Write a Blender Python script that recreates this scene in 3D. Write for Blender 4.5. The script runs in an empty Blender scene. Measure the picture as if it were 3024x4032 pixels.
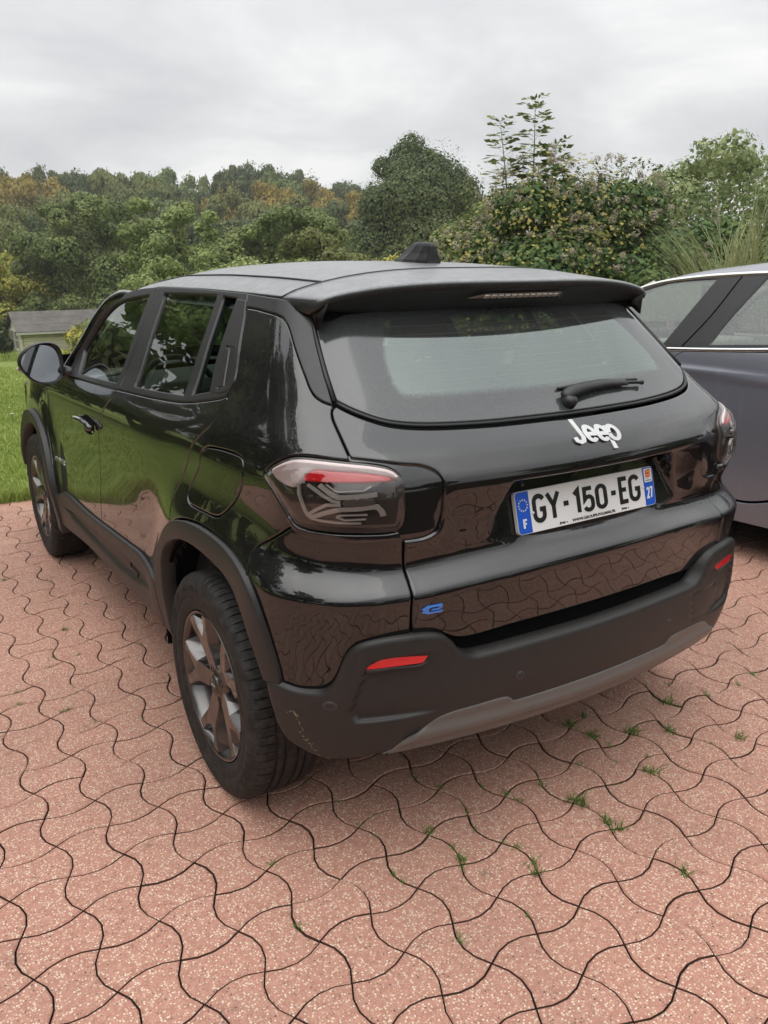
import bpy, bmesh, math, random
import numpy as np
from mathutils import Vector, Matrix
from mathutils.geometry import delaunay_2d_cdt
R = math.radians
SC = bpy.context.scene
COL = SC.collection
random.seed(7)
RNG = np.random.default_rng(11)

# ------------------------------------------------------------------ camera
CAM = np.array([-1.5965, -2.0920, 1.5131])
YAW, PITCH, ROLL = 0.5685, -0.2898, -0.0099
cd = bpy.data.cameras.new('camera'); cam = bpy.data.objects.new('camera', cd); COL.objects.link(cam)
_f = Vector((math.sin(YAW)*math.cos(PITCH), math.cos(YAW)*math.cos(PITCH), math.sin(PITCH)))
_r = Vector((math.cos(YAW), -math.sin(YAW), 0)); _u = _r.cross(_f)
_r2 = math.cos(ROLL)*_r + math.sin(ROLL)*_u; _u2 = -math.sin(ROLL)*_r + math.cos(ROLL)*_u
cam.matrix_world = Matrix(((_r2.x, _u2.x, -_f.x, CAM[0]), (_r2.y, _u2.y, -_f.y, CAM[1]), (_r2.z, _u2.z, -_f.z, CAM[2]), (0, 0, 0, 1)))
cd.sensor_fit = 'HORIZONTAL'; cd.sensor_width = 36.0; cd.lens = 36.0*3178.65/3024
cd.clip_start = .05; cd.clip_end = 2000
SC.camera = cam
SC.render.engine = 'CYCLES'
SC.cycles.use_denoising = True
SC.cycles.max_bounces = 8; SC.cycles.transparent_max_bounces = 16
SC.cycles.glossy_bounces = 5; SC.cycles.transmission_bounces = 6; SC.cycles.diffuse_bounces = 3
SC.cycles.caustics_reflective = False; SC.cycles.caustics_refractive = False
SC.render.resolution_x = 768; SC.render.resolution_y = 1024

# ------------------------------------------------------------------ overcast sky
SUN_EL, SUN_AZ = R(58), R(-112)       # behind the cloud, high, to the left of the car
W = bpy.data.worlds.new('World'); SC.world = W; W.use_nodes = True
nt = W.node_tree; nt.nodes.clear()
def wn(t, **k):
    n = nt.nodes.new(t)
    for a, b in k.items(): setattr(n, a, b)
    return n
out = wn('ShaderNodeOutputWorld'); bg = wn('ShaderNodeBackground')
sky = wn('ShaderNodeTexSky', sky_type='NISHITA', sun_disc=False, sun_elevation=SUN_EL, sun_rotation=SUN_AZ, air_density=2.0, dust_density=4.0)
tc = wn('ShaderNodeTexCoord'); sep = wn('ShaderNodeSeparateXYZ')
nt.links.new(tc.outputs['Generated'], sep.inputs[0])
# project the direction on a flat cloud deck so that the clouds grow smaller towards the horizon
zz = wn('ShaderNodeMath', operation='MAXIMUM'); zz.inputs[1].default_value = 0.0; nt.links.new(sep.outputs['Z'], zz.inputs[0])
za = wn('ShaderNodeMath', operation='ADD'); za.inputs[1].default_value = 0.22; nt.links.new(zz.outputs[0], za.inputs[0])
dx = wn('ShaderNodeMath', operation='DIVIDE'); nt.links.new(sep.outputs['X'], dx.inputs[0]); nt.links.new(za.outputs[0], dx.inputs[1])
dy = wn('ShaderNodeMath', operation='DIVIDE'); nt.links.new(sep.outputs['Y'], dy.inputs[0]); nt.links.new(za.outputs[0], dy.inputs[1])
cb = wn('ShaderNodeCombineXYZ'); nt.links.new(dx.outputs[0], cb.inputs[0]); nt.links.new(dy.outputs[0], cb.inputs[1])
n1 = wn('ShaderNodeTexNoise'); n1.inputs['Scale'].default_value = 1.15; n1.inputs['Detail'].default_value = 7; n1.inputs['Roughness'].default_value = .52; n1.inputs['Distortion'].default_value = .35
nt.links.new(cb.outputs[0], n1.inputs['Vector'])
rmp = wn('ShaderNodeValToRGB'); e = rmp.color_ramp.elements
e[0].position = .33; e[0].color = (.62, .635, .655, 1); e[1].position = .66; e[1].color = (1.04, 1.035, 1.02, 1)
el = rmp.color_ramp.elements.new(.52); el.color = (.81, .82, .83, 1)
nt.links.new(n1.outputs['Fac'], rmp.inputs[0])
# an overcast sky is brighter overhead than at the horizon
grad = wn('ShaderNodeMapRange'); grad.inputs['From Min'].default_value = .0; grad.inputs['From Max'].default_value = 1.0
grad.inputs['To Min'].default_value = .95; grad.inputs['To Max'].default_value = 3.2; zsq = wn('ShaderNodeMath', operation='POWER'); zsq.inputs[1].default_value = 2.0; nt.links.new(zz.outputs[0], zsq.inputs[0]); nt.links.new(zsq.outputs[0], grad.inputs['Value'])
cm = wn('ShaderNodeVectorMath', operation='SCALE'); nt.links.new(rmp.outputs[0], cm.inputs[0]); nt.links.new(grad.outputs[0], cm.inputs['Scale'])
sk = wn('ShaderNodeVectorMath', operation='SCALE'); sk.inputs['Scale'].default_value = .05; nt.links.new(sky.outputs[0], sk.inputs[0])
mx = wn('ShaderNodeMix', data_type='RGBA'); mx.inputs['Factor'].default_value = .93
nt.links.new(sk.outputs[0], mx.inputs['A']); nt.links.new(cm.outputs[0], mx.inputs['B'])
nt.links.new(mx.outputs['Result'], bg.inputs['Color']); bg.inputs['Strength'].default_value = 1.0
nt.links.new(bg.outputs[0], out.inputs[0])

sd = bpy.data.lights.new('sun', 'SUN'); sd.energy = 1.5; sd.angle = R(80); sd.color = (1, .97, .93)
sun = bpy.data.objects.new('sun', sd); COL.objects.link(sun)
_sd = Vector((math.sin(SUN_AZ)*math.cos(SUN_EL), math.cos(SUN_AZ)*math.cos(SUN_EL), math.sin(SUN_EL)))
sun.rotation_euler = (-_sd).to_track_quat('-Z', 'Y').to_euler(); sun.location = (-8, -4, 14)

vs = SC.view_settings
vs.view_transform = 'Standard'; vs.look = 'None'; vs.gamma = 1.0; vs.use_curve_mapping = False
vs.exposure = 0.0

# ------------------------------------------------------------------ helpers: objects
def link(o, parent=None):
    COL.objects.link(o)
    if parent is not None: o.parent = parent
    return o
def tag(o, label=None, cat=None, group=None, kind=None):
    if label: o['label'] = label
    if cat: o['category'] = cat
    if group: o['group'] = group
    if kind: o['kind'] = kind
    return o
def empty(name, loc=(0, 0, 0), parent=None):
    o = bpy.data.objects.new(name, None); o.location = loc; o.empty_display_size = .1
    return link(o, parent)
def mesh_obj(name, V, Fc, mat=None, parent=None, normals=None, smooth=True, loc=None):
    m = bpy.data.meshes.new(name)
    m.from_pydata([tuple(map(float, v)) for v in V], [], [tuple(map(int, f)) for f in Fc])
    if smooth: m.polygons.foreach_set('use_smooth', np.ones(len(m.polygons), bool))
    m.update()
    if normals is not None: m.normals_split_custom_set_from_vertices([tuple(map(float, n)) for n in normals])
    if mat is not None: m.materials.append(mat)
    o = bpy.data.objects.new(name, m)
    if loc is not None: o.location = loc
    return link(o, parent)
def bm_obj(name, bm, mat=None, parent=None, smooth=False, loc=None):
    bmesh.ops.recalc_face_normals(bm, faces=bm.faces)
    m = bpy.data.meshes.new(name); bm.to_mesh(m); bm.free()
    if smooth: m.polygons.foreach_set('use_smooth', np.ones(len(m.polygons), bool))
    if mat is not None: m.materials.append(mat)
    o = bpy.data.objects.new(name, m)
    if loc is not None: o.location = loc
    return link(o, parent)
def copy_tree(o, parent=None):
    c = o.copy(); link(c)
    if parent is not None:
        mpi = o.matrix_parent_inverse.copy(); c.parent = parent; c.matrix_parent_inverse = mpi
    for ch in list(o.children): copy_tree(ch, c)
    return c
def box(bm, lo, hi, M=None, bevel=0.):
    x0, y0, z0 = lo; x1, y1, z1 = hi
    vs_ = [bm.verts.new(Vector(p) if M is None else M @ Vector(p)) for p in ((x0,y0,z0),(x1,y0,z0),(x1,y1,z0),(x0,y1,z0),(x0,y0,z1),(x1,y0,z1),(x1,y1,z1),(x0,y1,z1))]
    fs = [bm.faces.new([vs_[i] for i in q]) for q in ((0,3,2,1),(4,5,6,7),(0,1,5,4),(1,2,6,5),(2,3,7,6),(3,0,4,7))]
    if bevel > 0:
        es = list({e for f in fs for e in f.edges})
        bmesh.ops.bevel(bm, geom=es, offset=bevel, segments=2, affect='EDGES', profile=.6)
    return vs_
def tube_mesh(path, radii, n=8, cap=True):
    P = np.array(path, float); k = len(P); rad = np.broadcast_to(np.array(radii, float), (k,))
    T = np.gradient(P, axis=0); T /= np.linalg.norm(T, axis=1, keepdims=True)
    a = np.array([0, 0, 1.]) if abs(T[0][2]) < .9 else np.array([1., 0, 0])
    V = []; Fc = []
    N = np.cross(T[0], a); N /= np.linalg.norm(N)
    for i in range(k):
        N = N-T[i]*(N@T[i]); N /= np.linalg.norm(N); B = np.cross(T[i], N)
        for j in range(n):
            t = 2*math.pi*j/n; V.append(P[i]+rad[i]*(math.cos(t)*N+math.sin(t)*B))
    for i in range(k-1):
        for j in range(n):
            Fc.append((i*n+j, i*n+(j+1) % n, (i+1)*n+(j+1) % n, (i+1)*n+j))
    if cap: Fc.append(tuple(range(n))[::-1]); Fc.append(tuple((k-1)*n+j for j in range(n)))
    return V, Fc
def lathe(profile, segs, axis='x'):
    """profile: (r, a) pairs, revolved about the x axis; angle 0 = up"""
    V = []; Fc = []; n = len(profile); A = np.asarray(segs)
    for t in A:
        for r, a in profile: V.append((a, r*math.sin(t), r*math.cos(t)))
    m = len(A)
    for i in range(m):
        j = (i+1) % m
        for k in range(n-1): Fc.append((i*n+k, i*n+k+1, j*n+k+1, j*n+k))
    return V, Fc

# ------------------------------------------------------------------ helpers: materials
class NT:
    def __init__(s, name):
        s.m = bpy.data.materials.new(name); s.m.use_nodes = True; s.t = s.m.node_tree; s.t.nodes.clear()
        s.out = s.n('ShaderNodeOutputMaterial')
    def n(s, t, ins=None, **k):
        nd = s.t.nodes.new(t)
        for a, b in k.items(): setattr(nd, a, b)
        if ins:
            for a, b in ins.items(): s.set(nd, a, b)
        return nd
    def set(s, nd, a, b):
        i = nd.inputs[a]
        if isinstance(b, bpy.types.NodeSocket): s.t.links.new(b, i)
        elif isinstance(b, bpy.types.Node): s.t.links.new(b.outputs[0], i)
        else: i.default_value = b
    def math(s, op, a, b=0., c=None, clamp=False):
        nd = s.n('ShaderNodeMath', {0: a, 1: b}, operation=op); nd.use_clamp = clamp
        if c is not None: s.set(nd, 2, c)
        return nd.outputs[0]
    def ramp(s, fac, stops, interp='LINEAR'):
        nd = s.n('ShaderNodeValToRGB', {0: fac}); cr = nd.color_ramp; cr.interpolation = interp
        while len(cr.elements) < len(stops): cr.elements.new(.5)
        for el, (p, c) in zip(cr.elements, stops):
            el.position = p; el.color = (c, c, c, 1) if isinstance(c, (int, float)) else (*c, 1)
        return nd.outputs[0]
    def noise(s, scale, detail=3, rough=.5, vec=None, out=0, dist=0.):
        nd = s.n('ShaderNodeTexNoise', {'Scale': scale, 'Detail': detail, 'Roughness': rough, 'Distortion': dist})
        if vec is not None: s.set(nd, 'Vector', vec)
        return nd.outputs[out]
    def vor(s, scale, vec=None, out='Distance', feature='F1', rand=1.):
        nd = s.n('ShaderNodeTexVoronoi', {'Scale': scale, 'Randomness': rand}, feature=feature)
        if vec is not None: s.set(nd, 'Vector', vec)
        return nd.outputs[out]
    def mix(s, f, a, b):
        nd = s.n('ShaderNodeMix', {'Factor': f}, data_type='RGBA'); s.set(nd, 'A', a); s.set(nd, 'B', b); return nd.outputs['Result']
    def geo(s, o='Position'): return s.n('ShaderNodeNewGeometry').outputs[o]
    def obj(s): return s.n('ShaderNodeTexCoord').outputs['Object']
    def bsdf(s, **k):
        nd = s.n('ShaderNodeBsdfPrincipled')
        for a, b in k.items():
            key = {'color': 'Base Color', 'rough': 'Roughness', 'metal': 'Metallic', 'coat': 'Coat Weight', 'coatr': 'Coat Roughness', 'ior': 'IOR', 'spec': 'Specular IOR Level', 'normal': 'Normal', 'trans': 'Transmission Weight', 'alpha': 'Alpha', 'coatn': 'Coat Normal', 'coatior': 'Coat IOR', 'sheen': 'Sheen Weight', 'emit': 'Emission Strength'}[a]
            if a == 'color' and isinstance(b, tuple): b = (*b, 1)
            s.set(nd, key, b)
        return nd
    def bump(s, h, strength=.3, dist=.01, normal=None):
        nd = s.n('ShaderNodeBump', {'Height': h, 'Strength': strength, 'Distance': dist})
        if normal is not None: s.set(nd, 'Normal', normal)
        return nd.outputs[0]
    def done(s, sh): s.t.links.new(sh.outputs[0] if isinstance(sh, bpy.types.Node) else sh, s.out.inputs[0]); return s.m
def C4(c): return (*c, 1)

def m_paint():
    t = NT('black_paint'); p = t.geo(); nz = t.n('ShaderNodeSeparateXYZ', {0: t.geo('Normal')}).outputs['Z']
    up = t.ramp(nz, [(.18, 0.), (.55, 1.)])
    drops = t.ramp(t.vor(210, p), [(.10, 1.), (.36, 0.)]); patch = t.ramp(t.noise(9, 3, .6, p), [(.35, .25), (.62, 1.)])
    d = t.math('MULTIPLY', t.math('MULTIPLY', drops, patch), up)
    nb = t.bump(d, .13, .0012)
    dust = t.math('MULTIPLY', t.ramp(t.noise(60, 4, .7, p), [(.3, .2), (.7, 1.)]), t.math('MULTIPLY_ADD', up, .030, .001))
    col = t.mix(dust, (.0035, .0036, .004, 1), (.30, .29, .27, 1))
    return t.done(t.bsdf(color=col, rough=.30, spec=.10, coat=1.0, coatior=1.66, coatr=t.math('MULTIPLY_ADD', up, .025, .008), coatn=nb, normal=nb))
def m_dew_paint():
    t = NT('dew_covered_paint'); p = t.geo()
    f = t.ramp(t.noise(26, 5, .65, p), [(.3, 0.), (.75, 1.)]); s = t.ramp(t.noise(160, 3, .7, p), [(.35, 0.), (.7, 1.)])
    nz = t.n('ShaderNodeSeparateXYZ', {0: t.geo('Normal')}).outputs['Z']; up = t.ramp(nz, [(.3, 0.), (.8, 1.)])
    dw = t.math('MULTIPLY', t.math('MULTIPLY_ADD', f, .5, .5), up)
    col = t.mix(t.math('MULTIPLY', dw, t.math('MULTIPLY_ADD', s, .22, .26)), (.008, .0083, .009, 1), (.60, .61, .62, 1))
    nb = t.bump(s, .25, .0015)
    return t.done(t.bsdf(color=col, rough=t.math('MULTIPLY_ADD', s, .14, .30), coat=.6, coatr=.22, normal=nb, coatn=nb))
def m_plastic(name, c, rough=.55, sp=1., grain=900, bumps=.06, dust=.05):
    t = NT(name); p = t.geo()
    n = t.noise(38, 5, .7, p); d = t.math('MULTIPLY', t.ramp(n, [(.42, 0.), (.75, 1.)]), dust)
    col = t.mix(d, C4(c), (.36, .33, .29, 1))
    nb = t.bump(t.noise(grain, 2, .5, p), bumps, .0008)
    return t.done(t.bsdf(color=col, rough=t.math('MULTIPLY_ADD', n, .18, rough-.09), spec=.5*sp, normal=nb))
def m_simple(name, c, rough=.5, metal=0., coat=0., ior=1.5, spec=.5, var=.06):
    t = NT(name); n = t.noise(14, 4, .6, t.geo())
    col = t.mix(t.math('MULTIPLY', n, 1.), C4(tuple(x*(1-var) for x in c)), C4(tuple(min(1, x*(1+var)) for x in c)))
    return t.done(t.bsdf(color=col, rough=rough, metal=metal, coat=coat, coatr=.03, ior=ior, spec=spec))
def m_glass(name, tint, refl=1.0, ior=1.5, rough=.0, dusty=0., gcol=(1, 1, 1), edge=None):
    t = NT(name)
    tr = t.n('ShaderNodeBsdfTransparent', {'Color': C4(tint)})
    p = t.geo()
    gl = t.n('ShaderNodeBsdfGlossy', {'Color': (*gcol, 1), 'Roughness': rough})
    f0 = ((ior-1)/(ior+1))**2
    fc = t.n('ShaderNodeLayerWeight', {'Blend': .5}).outputs['Facing']
    fac = t.math('MULTIPLY', t.math('MULTIPLY_ADD', t.math('POWER', fc, 5.), 1-f0, f0), refl, clamp=True)
    sh = t.n('ShaderNodeMixShader', {0: fac, 1: tr, 2: gl})
    if edge:
        at_ = t.n('ShaderNodeAttribute', attribute_name=edge)
        dots = t.math('ADD', at_.outputs['Fac'], t.math('MULTIPLY', t.math('SUBTRACT', t.vor(420, p), .35), .45))
        fz_ = t.ramp(dots, [(.30, 1.), (.70, 0.)])
        fr_ = t.bsdf(color=(.012, .0125, .013), rough=.12, ior=1.6, coat=.4, coatr=.06)
        sh = t.n('ShaderNodeMixShader', {0: fz_, 1: sh, 2: fr_})
    if dusty > 0:
        df = t.n('ShaderNodeBsdfDiffuse', {'Color': (.62, .66, .64, 1)})
        f2 = t.math('MULTIPLY', t.ramp(t.noise(140, 5, .75, p), [(.25, .25), (.75, 1.)]), dusty)
        sh = t.n('ShaderNodeMixShader', {0: f2, 1: sh, 2: df})
    return t.done(sh)

# ------------------------------------------------------------------ helpers: 1-D profiles
def smooth(f, lo, hi, s, n=1200):
    X = np.linspace(lo-4*s, hi+4*s, n); Y = f(X); h = X[1]-X[0]; k = int(4*s/h)+1
    g = np.exp(-.5*((np.arange(-k, k+1)*h)/s)**2); g /= g.sum()
    Yp = np.concatenate([np.full(k, Y[0])+np.arange(-k, 0)*(Y[1]-Y[0]), Y, np.full(k, Y[-1])+np.arange(1, k+1)*(Y[-1]-Y[-2])])
    Ys = np.convolve(Yp, g, 'valid')
    return lambda x: np.interp(x, X, Ys)
def lin(xs, ys):
    xs = np.array(xs, float); ys = np.array(ys, float)
    def f(x):
        y = np.interp(x, xs, ys)
        y = np.where(x < xs[0], ys[0]+(x-xs[0])*(ys[1]-ys[0])/(xs[1]-xs[0]), y)
        return np.where(x > xs[-1], ys[-1]+(x-xs[-1])*(ys[-1]-ys[-2])/(xs[-1]-xs[-2]), y)
    return f
def sst(a, b, x):
    t = np.clip((x-a)/(b-a), 0, 1); return t*t*t*(t*(6*t-15)+10)

# ------------------------------------------------------------------ helpers: 2-D outlines
def crom(P, sp, closed=False):
    P = np.array(P, float)
    if len(P) == 2 and not closed:
        n = max(1, int(round(np.linalg.norm(P[1]-P[0])/sp))); return np.array([P[0]+(P[1]-P[0])*i/n for i in range(n+1)])
    n = len(P); o = []
    m = n if closed else n-1
    for i in range(m):
        p1, p2 = P[i], P[(i+1) % n]
        p0 = P[(i-1) % n] if (closed or i > 0) else 2*p1-p2
        p3 = P[(i+2) % n] if (closed or i+2 < n) else 2*p2-p1
        d = lambda a, b: max(np.linalg.norm(a-b), 1e-6)**.5
        t0 = 0; t1 = t0+d(p0, p1); t2 = t1+d(p1, p2); t3 = t2+d(p2, p3)
        k = max(1, int(math.ceil(np.linalg.norm(p2-p1)/sp)))
        for j in range(k):
            t = t1+(t2-t1)*j/k
            A1 = (t1-t)/(t1-t0)*p0+(t-t0)/(t1-t0)*p1; A2 = (t2-t)/(t2-t1)*p1+(t-t1)/(t2-t1)*p2; A3 = (t3-t)/(t3-t2)*p2+(t-t2)/(t3-t2)*p3
            B1 = (t2-t)/(t2-t0)*A1+(t-t0)/(t2-t0)*A2; B2 = (t3-t)/(t3-t1)*A2+(t-t1)/(t3-t1)*A3
            o.append((t2-t)/(t2-t1)*B1+(t-t1)/(t2-t1)*B2)
    if not closed: o.append(P[-1])
    return np.array(o)
def outline(segs, sp):
    """one list of points = smooth closed loop; a list of lists = smooth pieces that meet in corners"""
    if not hasattr(segs[0][0], '__len__'): o = crom(segs, sp, True)
    else:
        parts = [crom(s, sp) for s in segs]; o = []
        for i, q in enumerate(parts):
            nx = parts[(i+1) % len(parts)]
            o += list(q[:-1]) if np.linalg.norm(q[-1]-nx[0]) < 2e-3 else list(q)
        o = np.array(o)
    a = .5*np.sum(o[:, 0]*np.roll(o[:, 1], -1)-np.roll(o[:, 0], -1)*o[:, 1])
    return o if a > 0 else o[::-1]
def inset(P, d):
    if d == 0: return P.copy()
    e = np.roll(P, -1, 0)-P; L = np.maximum(np.linalg.norm(e, axis=1, keepdims=True), 1e-9); e = e/L
    n = np.stack([-e[:, 1], e[:, 0]], 1); n0 = np.roll(n, 1, 0)
    b = n+n0; b /= np.maximum(np.linalg.norm(b, axis=1, keepdims=True), 1e-6)
    c = np.maximum((b*n).sum(1), .5)
    return P+b*(d/c)[:, None]
def inside(P, poly):
    x, y = P[:, 0], P[:, 1]; r = np.zeros(len(P), bool); q = np.roll(poly, 1, 0)
    for (x1, y1), (x2, y2) in zip(poly, q):
        if y1 == y2: continue
        c = ((y1 > y) != (y2 > y)) & (x < (x2-x1)*(y-y1)/(y2-y1)+x1); r ^= c
    return r
def sdist(P, poly):
    """signed distance to a polygon, negative inside"""
    d = np.full(len(P), 1e9); q = np.roll(poly, -1, 0)
    for a, b in zip(poly, q):
        e = b-a; t = np.clip(((P-a)@e)/max(e@e, 1e-12), 0, 1); d = np.minimum(d, np.linalg.norm(P-a-t[:, None]*e, axis=1))
    return np.where(inside(P, poly), -d, d)

def panel(name, segs, smap, mat, parent=None, h=.02, gap=.002, edge=.004, depth=.014, holes=(), mirror=False, sp=None, dense=None, attr=None):
    """sheet-metal style panel: an outline laid on the surface smap(u, v) -> points, normals, with rolled edges and a return flange"""
    sp = sp or h*.7
    loops = [outline(segs, sp)]+[outline(s, sp)[::-1] for s in holes]
    V2 = []; rings = []; off = []; wt = []; Fc = []
    cdtv = []; cdte = []; cidx = []
    for L in loops:
        n = len(L); r0 = inset(L, gap); r1 = inset(L, gap+edge*.35); r2 = inset(L, gap+edge)
        b = len(V2)
        V2 += list(r0)+list(r0)+list(r1)+list(r2)
        off += [-depth]*n+[-edge*.75]*n+[-edge*.22]*n+[0.]*n
        wt += [.98]*n+[.86]*n+[.45]*n+[0.]*n
        for k in range(3):
            for j in range(n):
                a0 = b+k*n+j; a1 = b+k*n+(j+1) % n
                Fc.append((a0, a1, a1+n, a0+n))
        s = len(cdtv); cdtv += list(r2); cdte += [(s+j, s+(j+1) % n) for j in range(n)]; cidx += list(range(b+3*n, b+4*n)); rings.append((r2, b, n))
    P0 = rings[0][0]; lo, hi = P0.min(0), P0.max(0)
    gx = np.arange(lo[0]+h*.5, hi[0], h); gy = np.arange(lo[1]+h*.5, hi[1], h*.866)
    G = np.array([(x+(.5*h if i % 2 else 0), y) for i, y in enumerate(gy) for x in gx]) if len(gx) and len(gy) else np.zeros((0, 2))
    if dense is not None:
        fn, h2 = dense; g2 = np.stack(np.meshgrid(np.arange(lo[0], hi[0], h2), np.arange(lo[1], hi[1], h2*.9)), -1).reshape(-1, 2); g2[::2, 0] += h2*.25
        G = np.concatenate([G[~fn(G)], g2[fn(g2)]])
    if len(G):
        ok = inside(G, P0)
        for r, _, _ in rings[1:]: ok &= ~inside(G, r)
        G = G[ok]
        allr = np.concatenate([r for r, _, _ in rings])
        if len(G):
            ok = np.array([np.min(np.sum((allr-g)**2, 1)) > ((h if dense is None else dense[1])*.45)**2 for g in G]); G = G[ok]
    g0 = len(V2); V2 += list(G); off += [0.]*len(G); wt += [0.]*len(G)
    cdtv += list(G); cidx += list(range(g0, g0+len(G)))
    res = delaunay_2d_cdt([Vector(map(float, p)) for p in cdtv], cdte, [], 0, 1e-7)
    vo, _, fo, orig, _, _ = res
    mp = []
    for i, oo in enumerate(orig):
        if len(oo): mp.append(cidx[oo[0]])
        else: mp.append(len(V2)); V2.append(np.array(vo[i])); off.append(0.); wt.append(0.)
    cen = np.array([np.mean([vo[i] for i in f], axis=0) for f in fo]); ok = inside(cen, P0)
    for r, _, _ in rings[1:]: ok &= ~inside(cen, r)
    for f, k in zip(fo, ok):
        if k: Fc.append(tuple(mp[i] for i in f))
    V2 = np.array(V2); off = np.array(off); wt = np.array(wt)
    p, nn = smap(V2[:, 0], V2[:, 1])
    outd = np.zeros_like(p)
    for r, b, n in rings:
        d = p[b:b+n]-p[b+3*n:b+4*n]; d /= np.maximum(np.linalg.norm(d, axis=1, keepdims=True), 1e-9)
        for k in range(4): outd[b+k*n:b+(k+1)*n] = d
    P = p+nn*off[:, None]
    N = nn*np.sqrt(1-wt**2)[:, None]+outd*wt[:, None]; N /= np.linalg.norm(N, axis=1, keepdims=True)
    # make the winding agree with the normals
    f = Fc[-1]; fn = np.cross(P[f[1]]-P[f[0]], P[f[2]]-P[f[0]])
    if fn @ nn[f[0]] < 0: Fc = [q[::-1] for q in Fc]
    o = mesh_obj(name, P, Fc, mat, parent, N)
    if attr is not None:
        at_ = o.data.attributes.new(attr[0], 'FLOAT', 'POINT'); at_.data.foreach_set('value', np.ascontiguousarray(attr[1](V2), np.float32))
    if mirror:
        s = np.array([-1, 1, 1.]); o2 = mesh_obj(name, P*s, [q[::-1] for q in Fc], mat, parent, N*s)
        return o, o2
    return o
def height_map(fz, e=2e-3):
    def m(x, y):
        z = fz(x, y); gx = (fz(x+e, y)-fz(x-e, y))/(2*e); gy = (fz(x, y+e)-fz(x, y-e))/(2*e)
        n = np.stack([-gx, -gy, np.ones_like(gx)], -1); n /= np.linalg.norm(n, axis=-1, keepdims=True)
        return np.stack([x, y, z], -1), n
    return m

class Skin:
    """an implicit body skin F = 0, addressed by u (along the plan outline, 0 = rear centre, left side positive) and z"""
    FX, FY, FL, FU = -.40, .06, .80, .40
    FYF, FL2 = 2.7, .8
    def __init__(s, F, lev=0., disp=None, front=2.7): s.F = F; s.lev = lev; s.disp = disp; s.FYF = front
    def guide(s, u):
        U1 = s.FU+s.FL; U2 = U1+(s.FYF-s.FY); U3 = U2+s.FL2
        ph = np.clip((u-s.FU)/s.FL, 0, 1)*np.pi/2+np.clip((u-U2)/s.FL2, 0, 1)*np.pi/2
        gx = np.where(u < s.FU, -u, np.where(u > U3, -(.40-(u-U3)), s.FX)); gy = np.where(u <= U1, s.FY, np.minimum(s.FY+u-U1, s.FYF))
        # to the right of the rear centre the outline is mirrored
        return gx, gy, -np.sin(ph), -np.cos(ph)
    def pos(s, u, z):
        sg = np.where(u < 0, -1., 1.); ua = np.abs(u)
        gx, gy, dx, dy = s.guide(ua)
        lev = s.lev+(s.disp(u, z) if s.disp is not None else 0.)
        lo = np.zeros_like(gx); hi = np.full_like(gx, 1.4)
        for _ in range(26):
            m = (lo+hi)/2; f = s.F(np.stack([gx+m*dx, gy+m*dy, z], -1))-lev; ins = f < 0
            lo = np.where(ins, m, lo); hi = np.where(ins, hi, m)
        t = (lo+hi)/2
        return np.stack([sg*(gx+t*dx), gy+t*dy, z+0*t], -1)
    def __call__(s, u, z):
        u = np.asarray(u, float); z = np.asarray(z, float); e = 2e-3
        p = s.pos(u, z); a = s.pos(u+e, z)-s.pos(u-e, z); b = s.pos(u, z+e)-s.pos(u, z-e)
        n = np.cross(b, a); n /= np.maximum(np.linalg.norm(n, axis=-1, keepdims=True), 1e-12)
        return p, n
def stroke(pts, w, closed=False):
    """thick 2-D line as quads with round joints: returns list of polygons"""
    P = np.array(pts, float); n = len(P); out_ = []
    e = np.diff(P, axis=0) if not closed else np.roll(P, -1, 0)-P
    L = np.linalg.norm(e, axis=1, keepdims=True); e = e/L; nn = np.stack([-e[:, 1], e[:, 0]], 1)
    m = np.zeros((n, 2)); 
    for i in range(n):
        if closed: a, b = nn[i-1], nn[i]
        else: a = nn[max(i-1, 0)]; b = nn[min(i, len(nn)-1)]
        v = a+b; v /= np.linalg.norm(v); m[i] = v/max(v@a, .4)
    return P+m*w/2, P-m*w/2
def arc(cx, cy, rx, ry, a0, a1, n=8):
    return [(cx+rx*math.cos(R(a0+(a1-a0)*i/n)), cy+ry*math.sin(R(a0+(a1-a0)*i/n))) for i in range(n+1)]

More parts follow.
